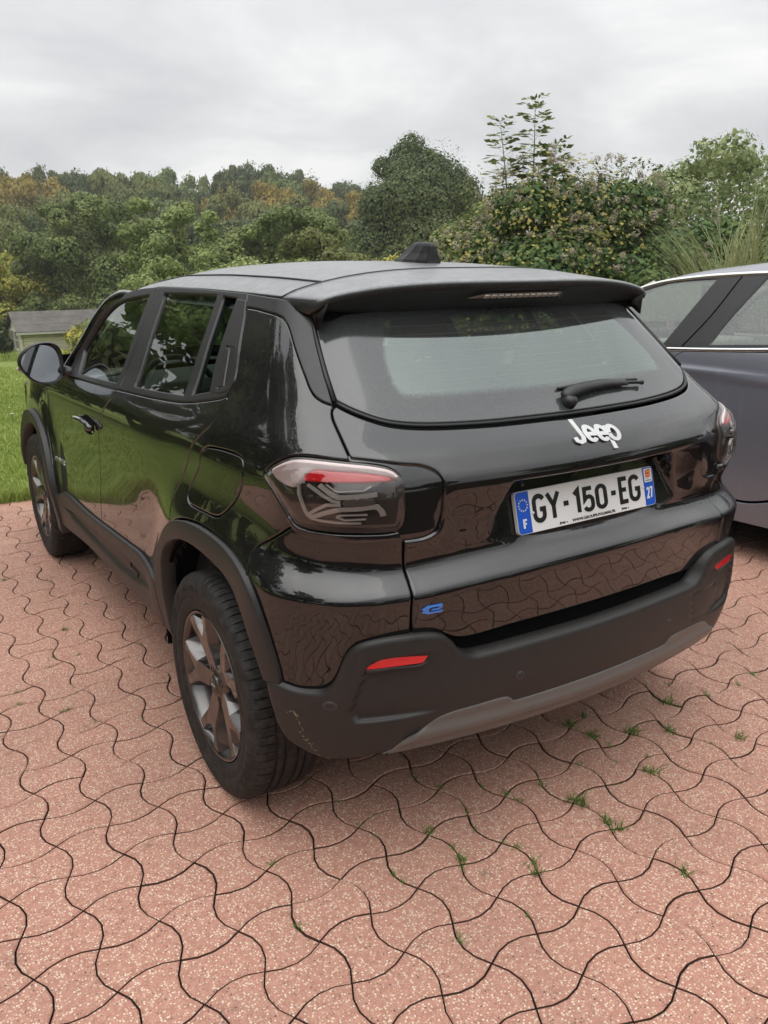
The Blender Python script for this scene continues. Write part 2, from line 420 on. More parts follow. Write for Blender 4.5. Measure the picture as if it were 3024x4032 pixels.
# ------------------------------------------------------------------ ground: paving of S-edged blocks
def m_paver():
    t = NT('red_aggregate_paver'); p = t.geo(); rnd = t.geo('Random Per Island')
    base = t.ramp(t.noise(55, 5, .75, p), [(.25, (.285, .135, .099)), (.5, (.415, .205, .153)), (.75, (.52, .275, .21))])
    base = t.mix(t.ramp(rnd, [(0, .35), (.45, 0.), (.6, 0.), (1, .38)]), base, t.ramp(rnd, [(.4, (.34, .17, .125)), (.6, (.52, .31, .24))]))
    d1 = t.vor(165, p); c1 = t.vor(165, p, 'Color'); r1 = t.n('ShaderNodeSeparateColor', {0: c1})
    chip = t.math('MULTIPLY', t.ramp(d1, [(.33, 1.), (.45, 0.)]), t.ramp(r1.outputs[0], [(.36, 0.), (.40, 1.)]))
    chipc = t.ramp(r1.outputs[1], [(0, (.60, .46, .33)), (.45, (.72, .61, .48)), (.72, (.54, .34, .23)), (.88, (.30, .17, .13)), (1, (.08, .055, .05))])
    d2 = t.vor(300, p); c2 = t.n('ShaderNodeSeparateColor', {0: t.vor(300, p, 'Color')})
    chip2 = t.math('MULTIPLY', t.ramp(d2, [(.30, 1.), (.45, 0.)]), t.ramp(c2.outputs[0], [(.52, 0.), (.58, .85)]))
    col = t.mix(chip2, base, t.ramp(c2.outputs[1], [(0, (.50, .34, .24)), (.6, (.58, .44, .33)), (1, (.16, .09, .07))]))
    col = t.mix(chip, col, chipc)
    dirt = t.ramp(t.noise(1.1, 5, .6, p), [(.42, 0.), (.72, .35)])
    col = t.mix(dirt, col, (.16, .105, .08, 1))
    spots = t.math('MULTIPLY', t.ramp(t.noise(7.5, 4, .6, p), [(.66, 0.), (.74, .45)]), 1.)
    col = t.mix(spots, col, (.075, .06, .045, 1))
    hgt = t.math('ADD', t.math('MULTIPLY', chip, .6), t.noise(240, 3, .6, p))
    return t.done(t.bsdf(color=col, rough=.82, spec=.3, normal=t.bump(hgt, .35, .002)))
def m_joint():
    t = NT('joint_sand'); p = t.geo()
    return t.done(t.bsdf(color=t.ramp(t.noise(30, 4, .6, p), [(.3, (.018, .014, .011)), (.7, (.05, .038, .028))]), rough=.95, spec=.1))
M_PAVER = m_paver(); M_JOINT = m_joint()
M_SIDE = m_plastic('soiled_block_side', (.10, .055, .040), .9, .2, 200, .3, .1)
def m_soil():
    t = NT('lawn_soil'); p = t.geo()
    c = t.ramp(t.noise(3.5, 6, .65, p), [(.3, (.105, .14, .033)), (.55, (.175, .22, .055)), (.8, (.25, .28, .085))])
    return t.done(t.bsdf(color=c, rough=.95, spec=.1))
M_SOIL = m_soil()
PA = np.array([.1455, .0070]); PB = np.array([-.0034, .1425]); P0_ = np.array([-.6130, -.6950])
LAWN_Y = 3.86
def lawn_z(x, y): return -.002-.068*np.clip(y-LAWN_Y-.6, 0, None)*(1-.25*sst(20, 60, y))
pavement = tag(mesh_obj('pavement', [(-30, -30, -.014), (30, -30, -.014), (30, LAWN_Y+.02, -.014), (-30, LAWN_Y+.02, -.014)], [(0, 1, 2, 3)], M_JOINT), kind='structure')
def paver_loop(par, off, seg=4):
    """top outline of one block; the four edges swing in and out in turn"""
    s = -1 if par else 1; A = .025; B = .021; o = []
    c = [np.zeros(2), PA, PA+PB, PB]
    na = np.array([-PA[1], PA[0]])/np.linalg.norm(PA); nb = np.array([PB[1], -PB[0]])/np.linalg.norm(PB)
    for k, (p, q, n, a) in enumerate(((c[0], c[1], na, B*s), (c[1], c[2], nb, A*s), (c[2], c[3], na, -B*s), (c[3], c[0], nb, -A*s))):
        for j in range(seg):
            t = j/seg; o.append(p+(q-p)*t+n*a*(math.sin(math.pi*t)**.85))
    o = np.array(o); return inset(o, off)
def paver_mesh(par):
    a = paver_loop(par, .0022); b = paver_loop(par, .0058); n = len(a); ctr = (PA+PB)/2
    V = [(*(p-ctr), -.012) for p in a]+[(*(p-ctr), -.0030) for p in a]+[(*(p-ctr), 0.) for p in b]
    Fc = [(k*n+j, k*n+(j+1) % n, (k+1)*n+(j+1) % n, (k+1)*n+j) for k in range(2) for j in range(n)]+[tuple(range(2*n, 3*n))]
    m = bpy.data.meshes.new('paver'); m.from_pydata(V, [], Fc); m.materials.append(M_PAVER); m.materials.append(M_SIDE); m.polygons.foreach_set('material_index', [1]*n+[0]*(n+1))
    m.polygons.foreach_set('use_smooth', [False]*len(m.polygons)); return m, np.array(V), Fc
PM = [paver_mesh(0), paver_mesh(1)]
cells = []
for i in range(-34, 52):
    for j in range(-14, 33):
        c = P0_+PA*(i+.5)+PB*(j+.5)
        if c[1] > LAWN_Y-.03+.05*math.sin(c[0]*3) or c[1] < -2.4 or c[0] < -5.2 or c[0] > 6.6: continue
        d = Vector((c[0], c[1], 0))-Vector(CAM); dl = d.length
        lx = d.dot(_r2)/d.dot(_f); ly = d.dot(_u2)/d.dot(_f); vis = d.dot(_f) > 0 and abs(lx) < .50 and abs(ly) < .665
        under = abs(c[0]) < .80 and -.45 < c[1] < 3.2
        cells.append(((0 if (vis and not under) else 1), dl, i, j, c))
cells.sort(key=lambda q: (q[0], q[1]))
bigV = []; bigF = []
for k, (v_, dl, i, j, c) in enumerate(cells):
    par = (i+j) % 2; rz = RNG.normal(0, .0025); dz = RNG.normal(0, .0009); tx, ty = RNG.normal(0, .005, 2); c = c+RNG.normal(0, .00025, 2)
    if k < 300:
        o = bpy.data.objects.new('paver', PM[par][0]); o.location = (c[0], c[1], dz); o.rotation_euler = (tx, ty, rz); link(o, pavement)
    else:
        V = PM[par][1]; cz, sz = math.cos(rz), math.sin(rz); b = len(bigV)
        for x, y, z in V: bigV.append((c[0]+x*cz-y*sz, c[1]+x*sz+y*cz, z+dz+ty*x-tx*y))
        bigF += [tuple(b+q for q in f) for f in PM[par][2]]
pf_ = tag(mesh_obj('paver_field', bigV, bigF, M_PAVER, pavement, smooth=False), kind='stuff'); pf_.data.materials.append(M_SIDE)
n_ = len(PM[0][2]); pf_.data.polygons.foreach_set('material_index', np.array(([1]*16+[0]*17)*(len(bigF)//n_), np.int32))

# lawn: gently falling sheet with blades of grass on the part in view
def grid_sheet(name, xs, ys, fz, mat, parent=None):
    X, Y = np.meshgrid(xs, ys); Z = fz(X, Y); n, m = X.shape
    V = np.stack([X, Y, Z], -1).reshape(-1, 3)
    Fc = [(a*m+b, a*m+b+1, (a+1)*m+b+1, (a+1)*m+b) for a in range(n-1) for b in range(m-1)]
    return mesh_obj(name, V, Fc, mat, parent)
def lawn_h(x, y):
    h = lawn_z(x, y)+.02*np.sin(x*1.7+y*.6)*np.cos(y*1.3)*np.clip((y-LAWN_Y)/2, 0, 1)
    r = np.hypot(x, y-5)
    return h+np.clip(r-55, 0, None)*.115*sst(0, 40, y)*(1-.75*sst(120, 260, r))
lawn = tag(grid_sheet('lawn', np.concatenate([np.linspace(-260, -32, 20), np.linspace(-30, 30, 61), np.linspace(32, 260, 20)]), np.concatenate([np.linspace(LAWN_Y-.02, 34, 62), np.linspace(36, 260, 50)]), lawn_h, M_SOIL), kind='structure')
tag(mesh_obj('ground', [(-260, -260, -.05), (260, -260, -.05), (260, LAWN_Y+.0, -.05), (-260, LAWN_Y, -.05)], [(0, 1, 2, 3)], M_SOIL), kind='structure')
def m_blade(name, stops, tr=.35):
    t = NT(name); r = t.geo('Random Per Island'); p = t.geo()
    c = t.ramp(t.math('MULTIPLY_ADD', t.noise(.9, 3, .6, p), .55, t.math('MULTIPLY', r, .5)), stops)
    a = t.bsdf(color=c, rough=.5, spec=.25); b = t.n('ShaderNodeBsdfTranslucent', {'Color': c})
    return t.done(t.n('ShaderNodeMixShader', {0: tr, 1: a, 2: b}))
M_GRASS = m_blade('grass_blades', [(.1, (.16, .22, .045)), (.45, (.29, .38, .08)), (.75, (.43, .49, .15)), (1, (.54, .54, .26))])
def blades(n, xy, h, w, lean=.5, zf=None):
    """n curved grass blades, three faces each"""
    x, y = xy; z = zf(x, y) if zf is not None else np.zeros(n)
    a = RNG.uniform(0, 2*np.pi, n); ca, sa = np.cos(a), np.sin(a); L = RNG.uniform(.05, lean, n)*h
    b2 = RNG.uniform(0, 2*np.pi, n); lx, ly = np.cos(b2)*L, np.sin(b2)*L
    q = np.zeros((n, 5, 3))
    for k, (t, ww) in enumerate(((0, 1), (0, -1), (.55, -.8), (.55, .8), (1, 0))):
        q[:, k, 0] = x+ca*w*ww*.5+lx*t*t; q[:, k, 1] = y+sa*w*ww*.5+ly*t*t; q[:, k, 2] = z+h*t*(1-.12*t)
    i = np.arange(n)*5
    Fc = np.concatenate([np.stack([i, i+1, i+2, i+3], 1)]); T3 = np.stack([i+3, i+2, i+4], 1)
    return q.reshape(-1, 3), list(map(tuple, Fc))+list(map(tuple, T3))
# uniform in view angle so that near blades are as dense as far ones in the picture
n = 46000; d = 5.6*np.exp(RNG.uniform(0, 1, n)**.9*math.log(32/5.6)); az = R(4)+RNG.uniform(-.05, .26, n)
gx = CAM[0]+d*np.sin(az); gy = CAM[1]+d*np.cos(az); ok = gy > LAWN_Y-.02+.03*np.sin(gx*9); gx, gy, d = gx[ok], gy[ok], d[ok]
n2 = 26000; x2 = RNG.uniform(-9, 5, n2); y2 = LAWN_Y+RNG.uniform(0, 1, n2)**2*7
gx = np.concatenate([gx, x2]); gy = np.concatenate([gy, y2]); d = np.hypot(gx-CAM[0], gy-CAM[1])
V, Fc = blades(len(gx), (gx, gy), RNG.uniform(.03, .075, len(gx))*(.8+d*.035), .0035+d*.0011, .9, lawn_h)
tag(mesh_obj('grass', V, Fc, M_GRASS, smooth=False), 'rough green lawn grass sloping away beyond the paving', 'grass', kind='stuff')
# longer fringe that hangs over the paving
n = 2600; gx = RNG.uniform(-2.2, .4, n); gy = LAWN_Y+RNG.uniform(-.03, .10, n)
V, Fc = blades(n, (gx, gy), RNG.uniform(.06, .17, n), .006, 1.1, lambda x, y: lawn_h(x, y)-.004)
tag(mesh_obj('grass_fringe', V, Fc, M_GRASS, smooth=False), 'tuft-like fringe of longer grass along the paving edge', 'grass', kind='stuff')

# ------------------------------------------------------------------ the black car: its skin as functions
# x to the right, y forwards, z up, origin on the ground below the middle of the rear axle
Wd = smooth(lin([.2,.40,.52,.62,.75,.88,.98,1.05,1.10,1.14,1.30,1.45,1.6],[.845,.858,.858,.850,.839,.836,.833,.822,.797,.770,.695,.615,.53]), .1, 1.7, .028)
Wq = smooth(lin([.2,.50,.62,.72,.79,.86,.92,1.03,1.10,1.20,1.30,1.45,1.6],[.862,.872,.872,.870,.864,.841,.828,.826,.803,.745,.697,.613,.53]), .1, 1.7, .022)
R0 = smooth(lin([.2,.60,.70,.800,.824,.85,.93,1.025,1.045,1.10,1.14,1.18,1.40,1.55],[-.64,-.668,-.683,-.696,-.664,-.640,-.648,-.668,-.664,-.622,-.56,-.508,-.268,-.10]), .1, 1.7, .0085)
Rc = smooth(lin([.2,.6,.7,.79,.85,.93,1.03,1.1,1.14,1.18,1.40,1.55],[-.64,-.668,-.68,-.676,-.662,-.660,-.662,-.622,-.56,-.508,-.268,-.10]), .1, 1.7, .016)
RHO = smooth(lin([.2,.6,.8,1.05,1.2,1.45],[.24,.24,.23,.22,.20,.16]), .1, 1.7, .03)
Yf = smooth(lin([.1,.3,.5,.7,.9,1.0,1.1],[3.20,3.31,3.335,3.32,3.28,3.2,3.0]), .05, 1.2, .03)
def side_w(y, z):
    q = sst(.62, .02, y) if False else 1-sst(.02, .62, y)
    w = Wd(z)*(1-q)+Wq(z)*q
    w = w-.045*np.clip((.1-y)/.75, 0, None)**2-.04*np.clip((y-2.2)/1.0, 0, None)**2-.02*np.clip((y-1.4)/1.0, 0, None)**2*sst(1.0, 1.3, z)
    w = w+.016*(1-sst(.79, .865, z))*(1-sst(-.44, -.14, y))
    for yw in (0., 2.562):
        rr = np.hypot((y-yw), (z-.345)*.92)
        w = w+.022*np.exp(-((rr-.47)/.10)**2)*sst(.25, .6, z)*(1-.6*q)
    return w
def rear_y(x, z):
    ax = np.abs(x); t = sst(.43, .56, ax)*sst(.85, .93, z)
    zc = z+.07*np.minimum(x*x, .32)*(1-sst(.86, .96, z))
    r = R0(zc)*(1-t)+Rc(z)*t
    # the sunk field that carries the number plate
    hw = .305+(1.012-z)*.44
    m = sst(0, .03, hw-ax)*sst(0, .02, 1.02-z)*sst(0, .03, z-.836)
    r = r+.17*ax**2
    return r+m*np.maximum(0, -.608+.263*(z-.919)-r)
def F_body(p):
    x, y, z = p[..., 0], p[..., 1], p[..., 2]
    ds = np.abs(x)-side_w(y, z); dr = rear_y(x, z)-y; df = y-Yf(z)+.12*x*x
    rho = RHO(z); n = 2.5
    a = np.maximum(ds+rho, 0); m = np.maximum(np.maximum(dr, df)+rho, 0)
    return (a**n+m**n)**(1/n)+np.minimum(np.maximum(ds+rho, np.maximum(dr, df)+rho), 0)-rho
Rb = smooth(lin([.15,.22,.30,.36,.43,.50,.58,.66,.75],[-.575,-.615,-.655,-.678,-.698,-.711,-.711,-.708,-.70]), .1, .8, .015)
def F_bumper(p):
    x, y, z = p[..., 0], p[..., 1], p[..., 2]
    ds = np.abs(x)-side_w(y, z)-.014+.25*np.clip(.42-z, 0, None)**1.5; dr = Rb(z)+.17*x*x-y
    n = 2.4; rho = .27; a = np.maximum(ds+rho, 0); b = np.maximum(dr+rho, 0)
    return (a**n+b**n)**(1/n)+np.minimum(np.maximum(ds, dr)+rho, 0)-rho

# ------------------------------------------------------------------ the black car: materials
PAINT = m_paint(); DEW = m_dew_paint()
SATIN = m_plastic('satin_black_trim', (.011, .0113, .012), .40, 1., 1400, .03, .05)
CLAD = m_plastic('grey_cladding_plastic', (.0185, .0172, .0163), .46, .85, 1300, .08, .02)
BLACK = m_simple('dark_cavity', (.004, .004, .0045), .9, spec=.1)
RUBBER = m_plastic('tyre_rubber', (.0125, .012, .0117), .72, .6, 500, .12, .10)
SEAL = m_simple('rubber_seal', (.006, .006, .0065), .45)
GLOSSB = m_simple('gloss_black_trim', (.005, .005, .0055), .10, coat=1.)
SKIDM = m_plastic('silver_grey_skid_plate', (.105, .098, .091), .36, 1., 1500, .02, .05)
ALLOY = m_simple('dark_alloy', (.115, .110, .107), .30, metal=1., coat=.5)
ALLOYD = m_simple('rim_barrel', (.05, .05, .052), .45, metal=.8)
CHROME = m_simple('brushed_chrome', (.80, .79, .77), .16, metal=1.)
SILVER = m_simple('silver_badge', (.60, .595, .585), .24, metal=.9)
REDL = m_simple('red_lens', (.78, .016, .022), .16, coat=.4)
DIODE = m_simple('clear_diode', (.95, .90, .84), .25)
REFLR = m_simple('red_reflector', (.62, .010, .016), .18, coat=.6)
GUIDE = m_simple('light_guide', (.56, .53, .50), .24, metal=.4)
LENS = m_glass('smoked_lamp_lens', (.68, .66, .65), 1.2, 1.55, .01)
CLEARL = m_glass('clear_lens', (.80, .78, .76), 1.0, 1.5, .02)
GLASS = m_glass('green_tint_glass', (.50, .58, .52), 1.25, 1.62, .0)
RGLASS = m_glass('rear_window_glass', (.48, .56, .51), 1.75, 1.9, .02, .07, (.86, .97, .92), 'fade')
def m_frit():
    t = NT('printed_glass_border'); p = t.geo(); s = t.ramp(t.noise(190, 4, .75, p), [(.3, 0.), (.72, 1.)])
    nb = t.bump(s, .04, .0012)
    return t.done(t.bsdf(color=t.mix(s, (.008, .0083, .0088, 1), (.022, .023, .024, 1)), rough=.14, ior=1.6, normal=nb, coat=.4, coatr=.06))
FRIT = m_frit()
WIREM = m_simple('heater_wire', (.20, .09, .05), .5)
MIRROR = m_simple('mirror_glass', (.50, .53, .55), .03, metal=1.)
CLOTH = m_plastic('grey_seat_cloth', (.055, .056, .058), .85, .4, 300, .2, .03)
DASH = m_plastic('dash_plastic', (.022, .023, .025), .6, .7, 600, .1, .02)
LIGHTTRIM = m_plastic('pale_dash_trim', (.40, .41, .42), .5, .7, 600, .05, .02)
BLUEB = m_simple('blue_badge', (.05, .20, .62), .22, coat=.6)
PLATEW = m_simple('plate_white', (.72, .72, .71), .35, coat=.3)
PLATEB = m_simple('plate_blue', (.008, .085, .50), .35, coat=.3)
INK = m_simple('black_ink', (.004, .004, .004), .4)
YEL = m_simple('star_cream', (.75, .72, .55), .4)
REDP = m_simple('red_print', (.62, .035, .02), .4)
YELP = m_simple('yellow_print', (.85, .55, .05), .4)
GREYP = m_simple('grey_print', (.12, .12, .12), .4)
DISC = m_simple('brake_disc', (.35, .34, .33), .35, metal=1.)

CAR = tag(empty('parked_car', (0, 0, 0)), 'glossy black compact SUV parked on red paving, seen from its rear corner', 'car')
SB = Skin(F_body); SB_ = lambda lev: Skin(F_body, lev)

# ---- body sides (left half drawn, right half mirrored)
fd_rd = [[2.164,1.092],[2.186,1.066],[2.232,1.037],[2.283,.998],[2.340,.944],[2.366,.899],[2.374,.856],[2.379,.804],[2.384,.752],[2.389,.686],[2.393,.619],[2.390,.555],[2.386,.49]]
rd_q = [[1.149,1.180],[1.160,1.162],[1.172,1.140],[1.2035,1.101],[1.252,1.066],[1.293,1.034],[1.312,1.010],[1.328,.975],[1.370,.9265],[1.415,.865],[1.432,.824],[1.428,.772]]
arch_o = [[1.572,.500],[1.573,.545],[1.570,.585],[1.556,.634],[1.519,.685],[1.470,.734],[1.414,.774],[1.355,.801],[1.292,.816],[1.196,.828],[1.087,.8305],[.991,.825],[.927,.813],[.886,.798],[.857,.7795],[.8335,.7535],[.8145,.717],[.799,.673],[.786,.622],[.7765,.576],[.7715,.538]]
belt = [[2.867,1.075],[2.474,1.0855],[2.1285,1.0965],[1.7474,1.113],[1.4616,1.1335],[1.3013,1.157],[1.2142,1.173],[1.163,1.184]]
lowseam = [[.859,.783],[.8517,.8447],[.7965,.889],[.7488,.930]]
lamp = [[.8217,1.040],[.8123,1.056],[.7803,1.080],[.7556,1.0925],[.733,1.0985],[.6968,1.100],[.6324,1.0954],[.5932,1.0898],[.5631,1.0812],[.5467,1.0688],[.537,1.0535],[.5361,1.035],[.5372,.9623],[.5417,.9435],[.5519,.930],[.5696,.9275],[.6247,.9285],[.6757,.9293],[.717,.9318],[.7371,.9385],[.752,.957],[.777,.993],[.8015,1.0205]]
btop = [[.8077,.5435],[.7731,.542],[.7456,.5365],[.7199,.537],[.693,.5425],[.680,.5545],[.6714,.571],[.6605,.608],[.6486,.643],[.6371,.661],[.6194,.6715],[.5866,.6785],[.5419,.679]]
rear_door = [fd_rd, [[2.386,.49],[1.60,.50]], [[1.60,.50]]+arch_o[1:6]+[[1.428,.772]], rd_q[::-1], belt[::-1][:5]+[[1.90,1.106],[2.05,1.0995],[2.164,1.0945]]]
front_door = [fd_rd[::-1], [[2.164,1.092],[2.45,1.084],[2.80,1.074],[3.05,1.062],[3.335,1.045]], [[3.335,1.045],[3.345,.90],[3.352,.76]], [[3.352,.76],[3.30,.69],[3.25,.60],[3.215,.50],[3.205,.46]], [[3.205,.46],[2.80,.48],[2.386,.49]]]
def arch_pts(c, rx, rz, a0, a1, n=16, p=.86):
    o = []
    for i in range(n+1):
        a = R(a0+(a1-a0)*i/n); s, k = math.sin(a), math.cos(a)
        o.append([c+rx*math.copysign(abs(s)**p, s), .345+rz*math.copysign(abs(k)**p, k)])
    return o
fender = [[[3.335,1.045],[3.60,1.020],[3.90,.965],[4.15,.90]], [[4.15,.90],[4.20,.80],[4.22,.66],[4.20,.50]], arch_pts(3.702, .49, .455, 70, -66, 18), [[3.26,.60],[3.30,.69],[3.352,.76]], [[3.352,.76],[3.345,.90],[3.335,1.045]]]
fuel = [[1.2185,1.0245],[1.203,1.037],[1.171,1.0485],[1.139,1.052],[1.0607,1.058],[.991,1.0605],[.945,1.0597],[.9235,1.0545],[.9155,1.041],[.9145,1.009],[.9276,.974],[.957,.939],[.9905,.9116],[1.019,.8914],[1.050,.8768],[1.081,.870],[1.1406,.8668],[1.217,.8636],[1.281,.8638],[1.301,.872],[1.307,.889],[1.2965,.9115],[1.2715,.9395],[1.2425,.970],[1.224,.996]]
d_low = [[.6598,1.204],[.684,1.2105],[.706,1.2215],[.721,1.237],[.745,1.271],[.789,1.323],[.843,1.373],[.884,1.393],[.949,1.4035],[1.121,1.4115],[1.287,1.4176]]
c_rear = [[1.306,1.438],[1.264,1.388],[1.238,1.348],[1.205,1.304],[1.158,1.258],[1.142,1.228],[1.150,1.205],[1.148,1.182]]
tg_up = [[.6536,1.2046],[.6635,1.193],[.6633,1.179],[.6585,1.167],[.6453,1.1375],[.6310,1.100]]
tg_low = [[.5519,.930],[.5440,.909],[.540,.886],[.5368,.822],[.5345,.804],[.5341,.788],[.5355,.743],[.534,.671]]
quarter = [rd_q, [[1.428,.772]]+arch_o[6:15], lowseam, lamp[19:]+lamp[:7], tg_up[::-1], d_low, [[1.287,1.4176],[1.300,1.432]], c_rear[0:1]+c_rear[1:]]
corner = [lowseam[::-1], arch_o[14:], [[.7715,.538]]+[[.7482,.515],[.70,.52]]+[[.655,.58],[.62,.645],[.5416,.655],[.534,.657]], [[.534,.657]]+tg_low[::-1][1:], lamp[14:20]]
panel('front_door', front_door, SB, PAINT, CAR, .022, mirror=True)
panel('rear_door', rear_door, SB, PAINT, CAR, .016, mirror=True)
panel('front_fender', fender, SB, PAINT, CAR, .024, mirror=True)
panel('quarter_panel', quarter, SB, PAINT, CAR, .013, mirror=True, holes=[fuel])
panel('bumper_corner', corner, SB, PAINT, CAR, .012, mirror=True)
panel('fuel_flap', fuel, SB, PAINT, CAR, .014, mirror=False, gap=.0035)

# ---- tailgate
pad_o = [[.6310,1.100],[.60,1.0955],[.5669,1.0890],[.5311,1.0812],[.4988,1.0742],[.4770,1.0605],[.4682,1.0445],[.4668,.9964],[.4655,.943],[.4752,.9140],[.499,.9010],[.5265,.8998],[.5405,.9000]]
tg_lo2 = [[.5405,.9000],[.540,.886]]+tg_low[3:]
def tg_dense(P):
    ax = np.abs(P[:, 0]); z = P[:, 1]; hw = .305+(1.012-z)*.44
    return ((np.abs(ax-hw+.014) < .034) & (z > .82) & (z < 1.03)) | ((np.abs(z-1.005) < .034) & (ax < .33)) | (np.abs(z-.845) < .02) & (ax < .40) | (np.abs(z-.812+.075*ax*ax) < .02)
tgl = [[.534,.671],[.5305,.6688],[.4911,.665],[.470,.654],[.4371,.634],[.2834,.6385],[0,.641]]
mir = lambda L: [[-a, b] for a, b in L[::-1]]
glass_b = [[.6536,1.2075],[.6185,1.1913],[.5855,1.178],[.5534,1.1668],[.5204,1.1588],[.4513,1.1505],[.3082,1.1445],[.15,1.143],[0,1.1425]]
lamp_in = [[.6310,1.100],[.6324,1.0954],[.5932,1.0898],[.5631,1.0812],[.5467,1.0688],[.537,1.0535],[.5361,1.035],[.5372,.9623],[.5417,.9435],[.5519,.930]]
tailgate = [tg_up, pad_o, tg_lo2, tgl+mir(tgl)[1:], mir(tg_lo2), mir(pad_o), mir(tg_up), [[-a, b-.004] for a, b in glass_b]+[[a, b-.004] for a, b in glass_b[::-1]][1:]]
panel('tailgate', tailgate, SB, PAINT, CAR, .0125, depth=.022, dense=(tg_dense, .006), edge=.005)
panel('lamp_surround', [pad_o, [[.5405,.9000],[.5440,.909],[.5519,.930]], lamp_in[::-1]], SB_(-.011), PAINT, CAR, .011, gap=-.003, edge=.002, mirror=True)

# ---- rear window
gs = [[.742,1.405],[.7162,1.3601],[.7045,1.3353],[.6766,1.2702],[.6534,1.2105]]
gtop = [[-.742,1.405],[-.40,1.418],[0,1.422],[.40,1.418],[.742,1.405]]
fr_in = [[.4307,1.400],[.475,1.353],[.4965,1.3176],[.5056,1.2829],[.508,1.2522],[.503,1.2285],[.491,1.2113],[.4700,1.2030],[.4187,1.2002],[.3324,1.1985],[.20,1.1975],[0,1.197]]
fr_loop = [fr_in+mir(fr_in)[1:], [[-.4307,1.400],[0,1.408],[.4307,1.400]]]
gb2 = [[a, b+.004] for a, b in glass_b]
G_ = Skin(F_body, .001)
fl0 = outline(fr_loop, .02)
rw = panel('rear_window', [gs, gb2+mir(gb2)[1:], mir(gs), gtop], G_, RGLASS, CAR, .0125, gap=.004, edge=.003, depth=.006, attr=('fade', lambda P: np.clip(-sdist(P, fl0)/.034, 0, 1)))
bm = bmesh.new(); box(bm, (-.585, -.215, 1.392), (.585, -.17, 1.452)); bm_obj('dark_filler', bm, BLACK, CAR)  # added dark block, stops light leaking through between spoiler and glass
V = []; Fc = []
for zz_ in np.arange(1.222, 1.392, .0215):
    lim = float(np.interp(zz_, [1.20, 1.23, 1.30, 1.36, 1.40], [.46, .49, .49, .455, .42]))
    us = np.linspace(-lim, lim, 40); p, nn = Skin(F_body, -.0035)(us, np.full(40, zz_))
    b = len(V)
    for q in p: V += [q+np.array([0, 0, .0011]), q-np.array([0, 0, .0011])]
    Fc += [(b+2*i, b+2*i+1, b+2*i+3, b+2*i+2) for i in range(39)]
mesh_obj('heater_wires', V, Fc, WIREM, rw)
# rubber strip along the tailgate edge
for s in (1, -1):
    uu = np.array(gs); p, nn = Skin(F_body, .002)(uu[:, 0]+.004, uu[:, 1]); p[:, 0] *= s
    V, Fc = tube_mesh(p, .006, 6); mesh_obj('window_seal', V, Fc, SEAL, CAR)
uu = crom(glass_b+mir(glass_b)[1:], .03); p, nn = Skin(F_body, -.004)(uu[:, 0], uu[:, 1]); V, Fc = tube_mesh(p, .0055, 6); mesh_obj('window_seal', V, Fc, SEAL, CAR)

# ---- pillars, window frames and side glass
d_top = [[1.317,1.4567],[1.2066,1.4518],[.9545,1.4463],[.8297,1.4367],[.7371,1.4257]]
d_rear = [[.7371,1.4257],[.7458,1.4055],[.735,1.3824],[.7144,1.361],[.6984,1.3228],[.6776,1.2678],[.6598,1.2041]]
panel('pillar_trim', [d_top, d_rear, d_low, [[1.287,1.4176],[1.3171,1.4567]]], SB_(.002), SATIN, CAR, .016, mirror=True, gap=.0015)
c_front = [[1.295,1.1816],[1.331,1.250],[1.3434,1.300],[1.357,1.348],[1.370,1.408],[1.3762,1.440]]
c_bot = [[1.150,1.205],[1.1625,1.2005],[1.22,1.187],[1.295,1.1816]]
h_pock = [[[1.3025,1.3096],[1.264,1.310],[1.235,1.3033],[1.214,1.2859],[1.188,1.252],[1.183,1.2235],[1.2028,1.2076],[1.2523,1.1990]], [[1.2523,1.1990],[1.2731,1.2312],[1.287,1.2715],[1.3025,1.3096]]]
hp = outline(h_pock, .008)
def c_disp(u, z): return -.022*(1-sst(-.008, .001, sdist(np.stack([np.abs(u), z], -1), hp)))
panel('handle_trim', [[[1.3762,1.440],[1.306,1.438]], c_rear[:-1], c_bot, c_front], Skin(F_body, .004, c_disp), SATIN, CAR, .006, mirror=True, gap=.001, edge=.003, sp=.008)
panel('door_handle', [[[1.2997,1.3076],[1.2697,1.3066]], [[1.2697,1.3066],[1.2498,1.2745],[1.2289,1.2354],[1.2097,1.206]], [[1.2097,1.206],[1.2523,1.200]], [[1.2523,1.200],[1.2731,1.2312],[1.287,1.2715],[1.2997,1.3076]]], SB_(.006), SATIN, CAR, .01, mirror=True, gap=.001, edge=.003, depth=.012)
bseam = [[2.1508,1.4666],[2.1480,1.440],[2.1390,1.326],[2.1400,1.227],[2.1420,1.143],[2.1336,1.0968]]
dtop_f = [[2.1508,1.4666],[2.332,1.4603],[2.497,1.4448],[2.635,1.4169],[2.743,1.371],[2.828,1.2975],[2.9076,1.1866],[2.96,1.10]]
dtop_r = [[1.323,1.4581],[1.461,1.4605],[1.672,1.4649],[1.882,1.4676],[2.1508,1.4666]]
gl_f = [[[2.7767,1.0985],[2.5585,1.1044],[2.197,1.1177]], [[2.197,1.1177],[2.200,1.2136],[2.205,1.3254],[2.2161,1.4347]], [[2.2161,1.4347],[2.397,1.4216],[2.546,1.4047],[2.652,1.3793],[2.722,1.3437],[2.798,1.2756],[2.852,1.190]], [[2.852,1.190],[2.7767,1.0985]]]
gl_r = [[[2.0546,1.4429],[1.7763,1.4454],[1.545,1.4456]], [[1.545,1.4456],[1.517,1.3414],[1.503,1.242],[1.4908,1.1529]], [[1.4908,1.1529],[1.722,1.1392],[1.9867,1.1273]], [[1.9867,1.1273],[2.0024,1.2211],[2.0287,1.3414],[2.0546,1.4429]]]
